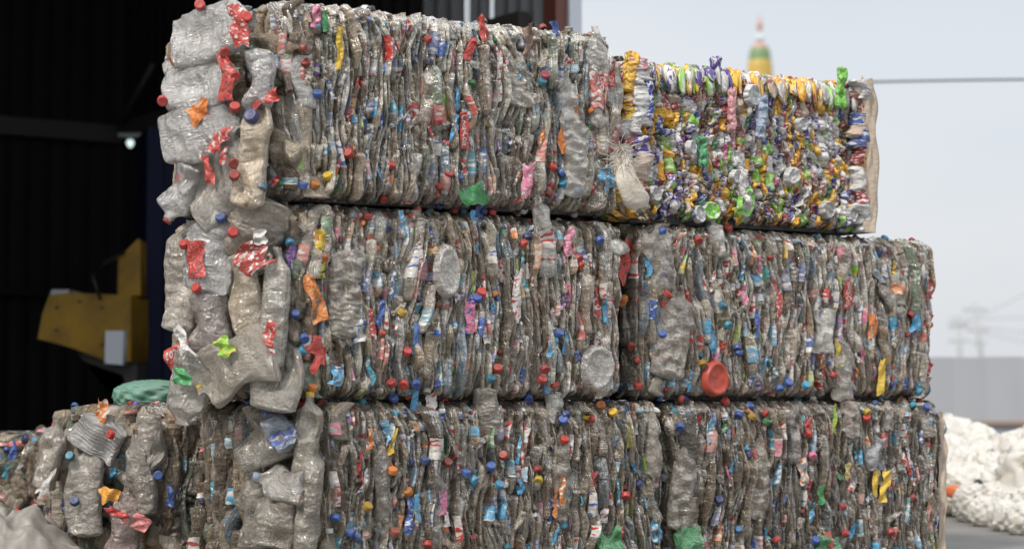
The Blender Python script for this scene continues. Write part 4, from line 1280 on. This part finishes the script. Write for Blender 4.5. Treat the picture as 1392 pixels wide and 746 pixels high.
def lattice_pole(px, ybot, ytop, D, lean, lab, arms):
    p0, p1 = at(px, ybot, D), at(px + lean, ytop, D)
    base = np.array([p0[0], D, 0.0])
    top = p1
    e = empty("power_pole", base)
    tag(e, lab, "power pole")
    s = Soup()
    tube(s, [np.zeros(3), top - base], 0.16, 8)
    s.build("mast", M_GALV, e, origin=(0, 0, 0))
    for k, w_ in arms:
        c = (top - base) * k
        s = Soup()
        box(s, (c[0] - w_, c[1] - .1, c[2] - .1), (c[0] + w_, c[1] + .1, c[2] + .1))
        s.build("crossarm", M_GALV, e, smooth=False)
    return top


t1 = lattice_pole(1342, 490, 410, 150, -18, "leaning far power pole seen above the right end of the fence", ((.92, .9), (.72, .8), (.6, .5)))
t2 = lattice_pole(1308, 490, 430, 160, -6, "farther power pole close to the right end of the bale stack", ((.9, .8), (.72, .8)))
for i, (y0, y1) in enumerate(((432, 428), (440, 470), (448, 380), (436, 455))):
    s = Soup()
    pts = [at(1290 + 140 * k, (y0 + (y1 - y0) * k + 10 * k * (1 - k)), 152) for k in np.linspace(0, 1.6, 20)]
    tube(s, pts, 0.035, 5)
    tag(s.build("power_line", M_WIRE), ["far power line running level to the right from the pole tops", "far power line drooping to the right behind the fence", "far power line rising steeply to the right edge", "middle far power line sagging to the right of the poles"][i], "power line")

# temple spire far behind
M_GOLD = flat_material("spire_gold_tiles", (0.55, 0.38, 0.07), 0.45, 0.4, 2, (0.4, 0.3, 0.1))
M_SGREEN = flat_material("spire_green_tiles", (0.16, 0.27, 0.13), 0.5, 0.4, 2, (0.25, 0.3, 0.12))
M_SPINK = flat_material("spire_pink_stone", (0.55, 0.32, 0.27), 0.6)
M_SPALE = flat_material("spire_pale_glass", (0.6, 0.68, 0.72), 0.3)
SD = 70.0
sb = at(1033, 95, SD)
sp = empty("temple_spire", (sb[0], SD, 0))
tag(sp, "gold and green temple spire with a small finial rising behind the can bale", "spire")
K = SD / FPX


def lathe(name, prof, mat):
    """prof: (half width px, pixel row)"""
    s = Soup()
    th = np.linspace(0, 2 * pi, 32, endpoint=False)
    P = np.stack([np.stack([h * K * np.cos(th), h * K * np.sin(th), np.full(32, at(1033, y, SD)[2])], -1) for h, y in prof])
    s.grid(P, closed=True)
    s.build(name, mat, sp, origin=(0, 0, 0))


lathe("base_drum", [(95, 560), (92, 470), (70, 450), (66, 380), (46, 330), (40, 260), (28, 200), (22, 140), (17, 95)], M_GOLD)
lathe("gold_tier", [(17, 95), (16.5, 84), (15.8, 83)], M_GOLD)
lathe("green_tier", [(15.4, 83), (15, 76), (13.5, 69), (12, 66)], M_SGREEN)
lathe("pink_cap", [(12, 66), (11, 62), (7, 60), (3, 58)], M_SPINK)
lathe("glass_crown", [(2.5, 58), (3, 56), (6, 55.5), (6.5, 51), (3, 50.5), (2.5, 45)], M_SPALE)
lathe("finial", [(1.5, 45), (2, 42), (4, 38), (4.2, 34), (2.5, 29), (.8, 24), (0, 20)], M_SPINK)

# ------------------------------------------------------------------ shed behind the left side
M_DARK = flat_material("dark_steel_and_wall_shade", (0.02, 0.02, 0.021), 0.75, 0.4, 2, (0.012, 0.012, 0.012), spec=0.08)  # own dark coat at the back; painted-in shade on the right wall's deep run
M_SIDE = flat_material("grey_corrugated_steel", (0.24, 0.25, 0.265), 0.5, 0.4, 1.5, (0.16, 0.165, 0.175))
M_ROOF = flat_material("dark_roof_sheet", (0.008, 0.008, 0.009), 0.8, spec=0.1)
M_BEAM = flat_material("dark_steel_beam", (0.05, 0.046, 0.043), 0.6, 0.5, 3, (0.05, 0.045, 0.04))
M_BROWN = flat_material("red_oxide_steel", (0.16, 0.055, 0.04), 0.55, 0.4, 3, (0.1, 0.04, 0.03))
M_FLASH = flat_material("white_flashing", (0.62, 0.66, 0.72), 0.5)
M_NAVY = flat_material("navy_paint", (0.006, 0.01, 0.04), 0.6, spec=0.2)
m, nt_, out_ = new_mat("skylight_sheet")
tl = N(nt_, "ShaderNodeBsdfTranslucent", {"Color": (0.75, 0.77, 0.8, 1)})
nt_.links.new(tl.outputs[0], out_.inputs[0])
M_SKYL = m

PC = np.array([0.25, 11.0])                 # foot of the column at the open front
dU, dB = U[:2], B[:2]
shed = empty("shed", (PC[0], PC[1], 0), YAW)  # local x along the front, y into the shed
tag(shed, "dark open-fronted corrugated shed behind the left part of the stack", "shed")
DEEP, LEFT, ROOFZ = 5.9, 9.0, 4.6


def corrug(s, x0, y0, x1, y1, z0, z1, pitch=0.19, amp=0.018):
    d = np.array([x1 - x0, y1 - y0])
    L = np.linalg.norm(d)
    d = d / L
    n_ = np.array([-d[1], d[0]])
    k = max(2, int(L / pitch))
    q, h = [], []
    for i in range(k):
        u = i * L / k
        w_ = L / k
        q += [u, u + w_ * .55, u + w_ * .65, u + w_ * .9]
        h += [0, 0, amp, amp]
    q.append(L); h.append(0)
    q, h = np.array(q), np.array(h)
    xy = np.array([x0, y0]) + q[:, None] * d + h[:, None] * n_
    P = np.stack([np.concatenate([xy, np.full((len(q), 1), z)], 1) for z in (z0, z1)])
    s.grid(P)


s = Soup(); corrug(s, -LEFT, DEEP, 0.1, DEEP, 0, ROOFZ, 0.16, 0.03); s.build("back_and_deep_wall", M_DARK, shed, origin=(0, 0, 0), smooth=False)
# right wall in runs, with two slits of translucent sheet
runs = [(0.15, 0.62), (0.70, 0.90), (0.98, 2.2)]


def wall_y(px):
    """depth into the shed where a pixel column meets the right wall"""
    rr = (px - 696) / FPX
    return (PC[0] - rr * PC[1]) / (-B[0] + rr * B[1])


ys = [wall_y(x) for x in (743, 674, 666, 641, 631, 500)]
s = Soup()
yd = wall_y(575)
for y0, y1 in ((ys[0], ys[1]), (ys[2], ys[3]), (ys[4], yd)):
    corrug(s, 0, y0, 0, y1, 0, ROOFZ, 0.12, 0.02)
s.build("side_wall", M_SIDE, shed, origin=(0, 0, 0), smooth=False)
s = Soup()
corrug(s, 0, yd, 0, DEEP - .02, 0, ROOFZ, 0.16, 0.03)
s.build("back_and_deep_wall", M_DARK, shed, origin=(0, 0, 0), smooth=False)  # deep run of the right wall: its shade is put in as darker steel
for y0, y1 in ((ys[1], ys[2]), (ys[3], ys[4])):
    s = Soup(); s.add([(0.006, y0, 0), (0.006, y1, 0), (0.006, y1, ROOFZ), (0.006, y0, ROOFZ)], [(0, 1, 2, 3)])
    s.build("skylight_strip", M_SKYL, shed, origin=(0, 0, 0), smooth=False)
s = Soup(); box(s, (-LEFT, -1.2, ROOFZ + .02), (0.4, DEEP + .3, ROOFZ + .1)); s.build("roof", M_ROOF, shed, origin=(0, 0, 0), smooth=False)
s = Soup(); box(s, (-LEFT - .05, -0.2, 0), (-LEFT, DEEP, ROOFZ)); s.build("side_wall", M_DARK, shed, smooth=False)
s = Soup(); box(s, (-.05, -.06, 0), (.025, .06, ROOFZ)); s.build("column", M_BROWN, shed, smooth=False)
s = Soup(); box(s, (.03, -.08, 0), (.115, .06, ROOFZ)); s.build("corner_flashing", M_FLASH, shed, smooth=False)
s = Soup(); box(s, (-LEFT, DEEP - .14, 2.58), (-.06, DEEP - .05, 2.72)); s.build("beam", M_BEAM, shed, smooth=False)
s = Soup(); box(s, (-LEFT, DEEP - .1, 1.35), (-.06, DEEP - .05, 1.40)); s.build("girt", M_DARK, shed, smooth=False)
s = Soup(); box(s, (-.12, .2, 2.62), (-.05, DEEP - .15, 2.74)); s.build("beam", M_BEAM, shed, smooth=False)
s = Soup(); tube(s, [(-.2, DEEP - .4, 2.7), (-.15, DEEP - .9, 3.1)], .025, 8); s.build("brace", M_BEAM, shed)
# daylight through a small hole in the corner, drawn as a glowing body
cp = at(177, 195, 15.2)
s = Soup()
n_ = 14
a_ = np.linspace(0, 2 * pi, n_, endpoint=False)
rr_ = 0.045 * (1 + .3 * np.cos(a_ * 3) + .15 * np.sin(a_ * 2))
gap_glow = empty("daylight_patch", cp)
tag(gap_glow, "small pale glowing patch for daylight through a hole in the shed corner", "gap_glow")
M_GAPLIGHT, nt_, out_ = new_mat("gap_daylight")
em = N(nt_, "ShaderNodeEmission", {"Color": (0.75, 0.95, 0.92, 1), "Strength": 1.1})  # emission stands in for the daylight, no electric light here
nt_.links.new(em.outputs[0], out_.inputs[0])
prof = [(0, .03), (.018, .027), (.03, .012), (.027, -.006), (.018, -.024), (0, -.036)]
s = Soup(); th = np.linspace(0, 2 * pi, 16, endpoint=False)
s.grid(np.stack([np.stack([r_ * np.cos(th), r_ * np.sin(th), np.full(16, z_)], -1) for r_, z_ in prof]), closed=True)
s.build("glowing_body", M_GAPLIGHT, gap_glow, origin=(0, 0, 0))
s = Soup(); box(s, (-.09, -.03, .05), (.11, .03, .075)); s.build("gap_bar", M_GALV, gap_glow, smooth=False)

# navy cabinet and yellow baler
s = Soup()
c0, c1 = at(194, 560, 13.2), at(262, 560, 13.2)
nv = empty("steel_cabinet", ((c0[0] + c1[0]) / 2, 13.2, 0), 0.3)
tag(nv, "tall dark navy steel cabinet at the right of the yellow machine", "cabinet")
hw = (c1[0] - c0[0]) / 2
s = Soup(); box(s, (-hw, -.1, 0), (hw, .5, 2.35)); s.build("cabinet_body", M_NAVY, nv, smooth=False)
s = Soup(); box(s, (-hw * .3, -.125, .1), (-hw * .25, -.1, 2.3)); s.build("door_edge", M_NAVY, nv, smooth=False)

M_YEL = flat_material("worn_yellow_paint", (0.36, 0.20, 0.005), 0.6, 0.7, 4, (0.13, 0.075, 0.01))
MD = 12.6
mb = at(130, 540, MD)
mach = empty("baling_machine", (mb[0], MD, 0))
tag(mach, "yellow machine with a sloping chute standing in the dark shed", "machine")


def prism(name, pix, y0, y1, mat):
    s = Soup()
    q = [at(px, py, MD) - np.array([mb[0], MD, 0]) for px, py in pix]
    n = len(q)
    F = np.array([(x, y0, z) for x, _, z in q])
    K_ = np.array([(x, y1, z) for x, _, z in q])
    s.grid(np.stack([np.vstack([F, F[:1]]), np.vstack([K_, K_[:1]])]))
    for V in (F, K_):
        c = V.mean(0)
        s.add(np.vstack([V, c[None]]), [(i, (i + 1) % n, n) for i in range(n)])
    return s.build(name, mat, mach, smooth=False)


prism("chute", [(64, 462), (70, 430), (79, 404), (108, 401), (188, 404), (188, 492), (158, 492), (110, 474), (82, 466)], -.25, .35, M_YEL)
prism("upright", [(162, 402), (163, 352), (190, 325), (193, 330), (193, 402)], -.05, .15, M_YEL)
prism("hood_plate", [(78, 403), (80, 396), (104, 396), (102, 400.5)], -.2, .3, M_GALV)
prism("control_box", [(159, 452), (183, 452), (182, 497), (158, 495)], -.36, -.255, M_FLASH)
s = Soup(); tube(s, [at(150, 410, MD) - np.array([mb[0], MD + .3, 0]), at(140, 380, MD) - np.array([mb[0], MD + .34, 0]), at(158, 360, MD) - np.array([mb[0], MD + .3, 0]), at(172, 345, MD) - np.array([mb[0], MD + .08, 0])], .012, 8)
s.build("hydraulic_hose", M_BLK, mach, origin=(0, 0, 0))
for px, py in ((90, 420), (90, 450), (150, 470), (150, 420), (120, 412)):
    q = at(px, py, MD) - np.array([mb[0], MD + .25, 0])
    s = Soup(); tube(s, [q, q + np.array([0, -.012, 0])], .009, 6)
    s.build("bolt", M_BEAM, mach, smooth=False)
prism("support_frame", [(110, 480), (190, 494), (190, 640), (175, 640), (172, 510), (120, 492)], -.1, .25, M_BEAM)

w = bpy.data.worlds.new("World")
scn.world = w
w.use_nodes = True
nt = w.node_tree
bg = nt.nodes["Background"]
SUN_EL, SUN_AZ = radians(48), radians(215)     # azimuth: compass style from +Y clockwise
sky = N(nt, "ShaderNodeTexSky", sky_type="NISHITA")
sky.sun_disc = False
sky.sun_elevation = SUN_EL
sky.sun_rotation = SUN_AZ
sky.dust_density = 4.0
sky.altitude = 20
tc = N(nt, "ShaderNodeTexCoord")
mp = N(nt, "ShaderNodeMapping", {"Vector": tc.outputs["Generated"], "Scale": (1.0, 1.0, 3.0)})
cn = N(nt, "ShaderNodeTexNoise", {"Vector": mp.outputs[0], "Scale": 1.6, "Detail": 4.0, "Roughness": 0.5})
cl = ramp(nt, cn.outputs[0], [(0.3, (7.0, 7.7, 8.6)), (0.7, (9.1, 9.3, 9.6))])
sz = N(nt, "ShaderNodeSeparateXYZ", {"Vector": tc.outputs["Generated"]}).outputs[2]
zen = ramp(nt, sz, [(0.0, (1.1, 1.07, 1.04)), (0.2, (0.98, 0.99, 1.0)), (0.8, (2.1, 2.06, 2.0))])
cl = mixc(nt, 1.0, cl, zen, "MULTIPLY")
nt.links.new(mixc(nt, 0.8, sky.outputs[0], cl), bg.inputs[0])
bg.inputs[1].default_value = 0.1
sun = bpy.data.lights.new("sun", "SUN")
sun.energy = 2.4
sun.angle = radians(5)
sun.color = (1.0, 0.92, 0.82)
so = bpy.data.objects.new("sun", sun)
COL.objects.link(so)
so.location = (-3, -5, 8)
so.rotation_euler = (pi / 2 - SUN_EL, 0, -SUN_AZ + pi)

scn.render.engine = "CYCLES"
scn.cycles.use_denoising = True
scn.cycles.max_bounces = 8
scn.cycles.transparent_max_bounces = 10
scn.cycles.caustics_reflective = False
scn.cycles.caustics_refractive = False
scn.view_settings.view_transform = "Standard"
scn.view_settings.look = "None"
scn.view_settings.exposure = 0.0
scn.view_settings.gamma = 1.0
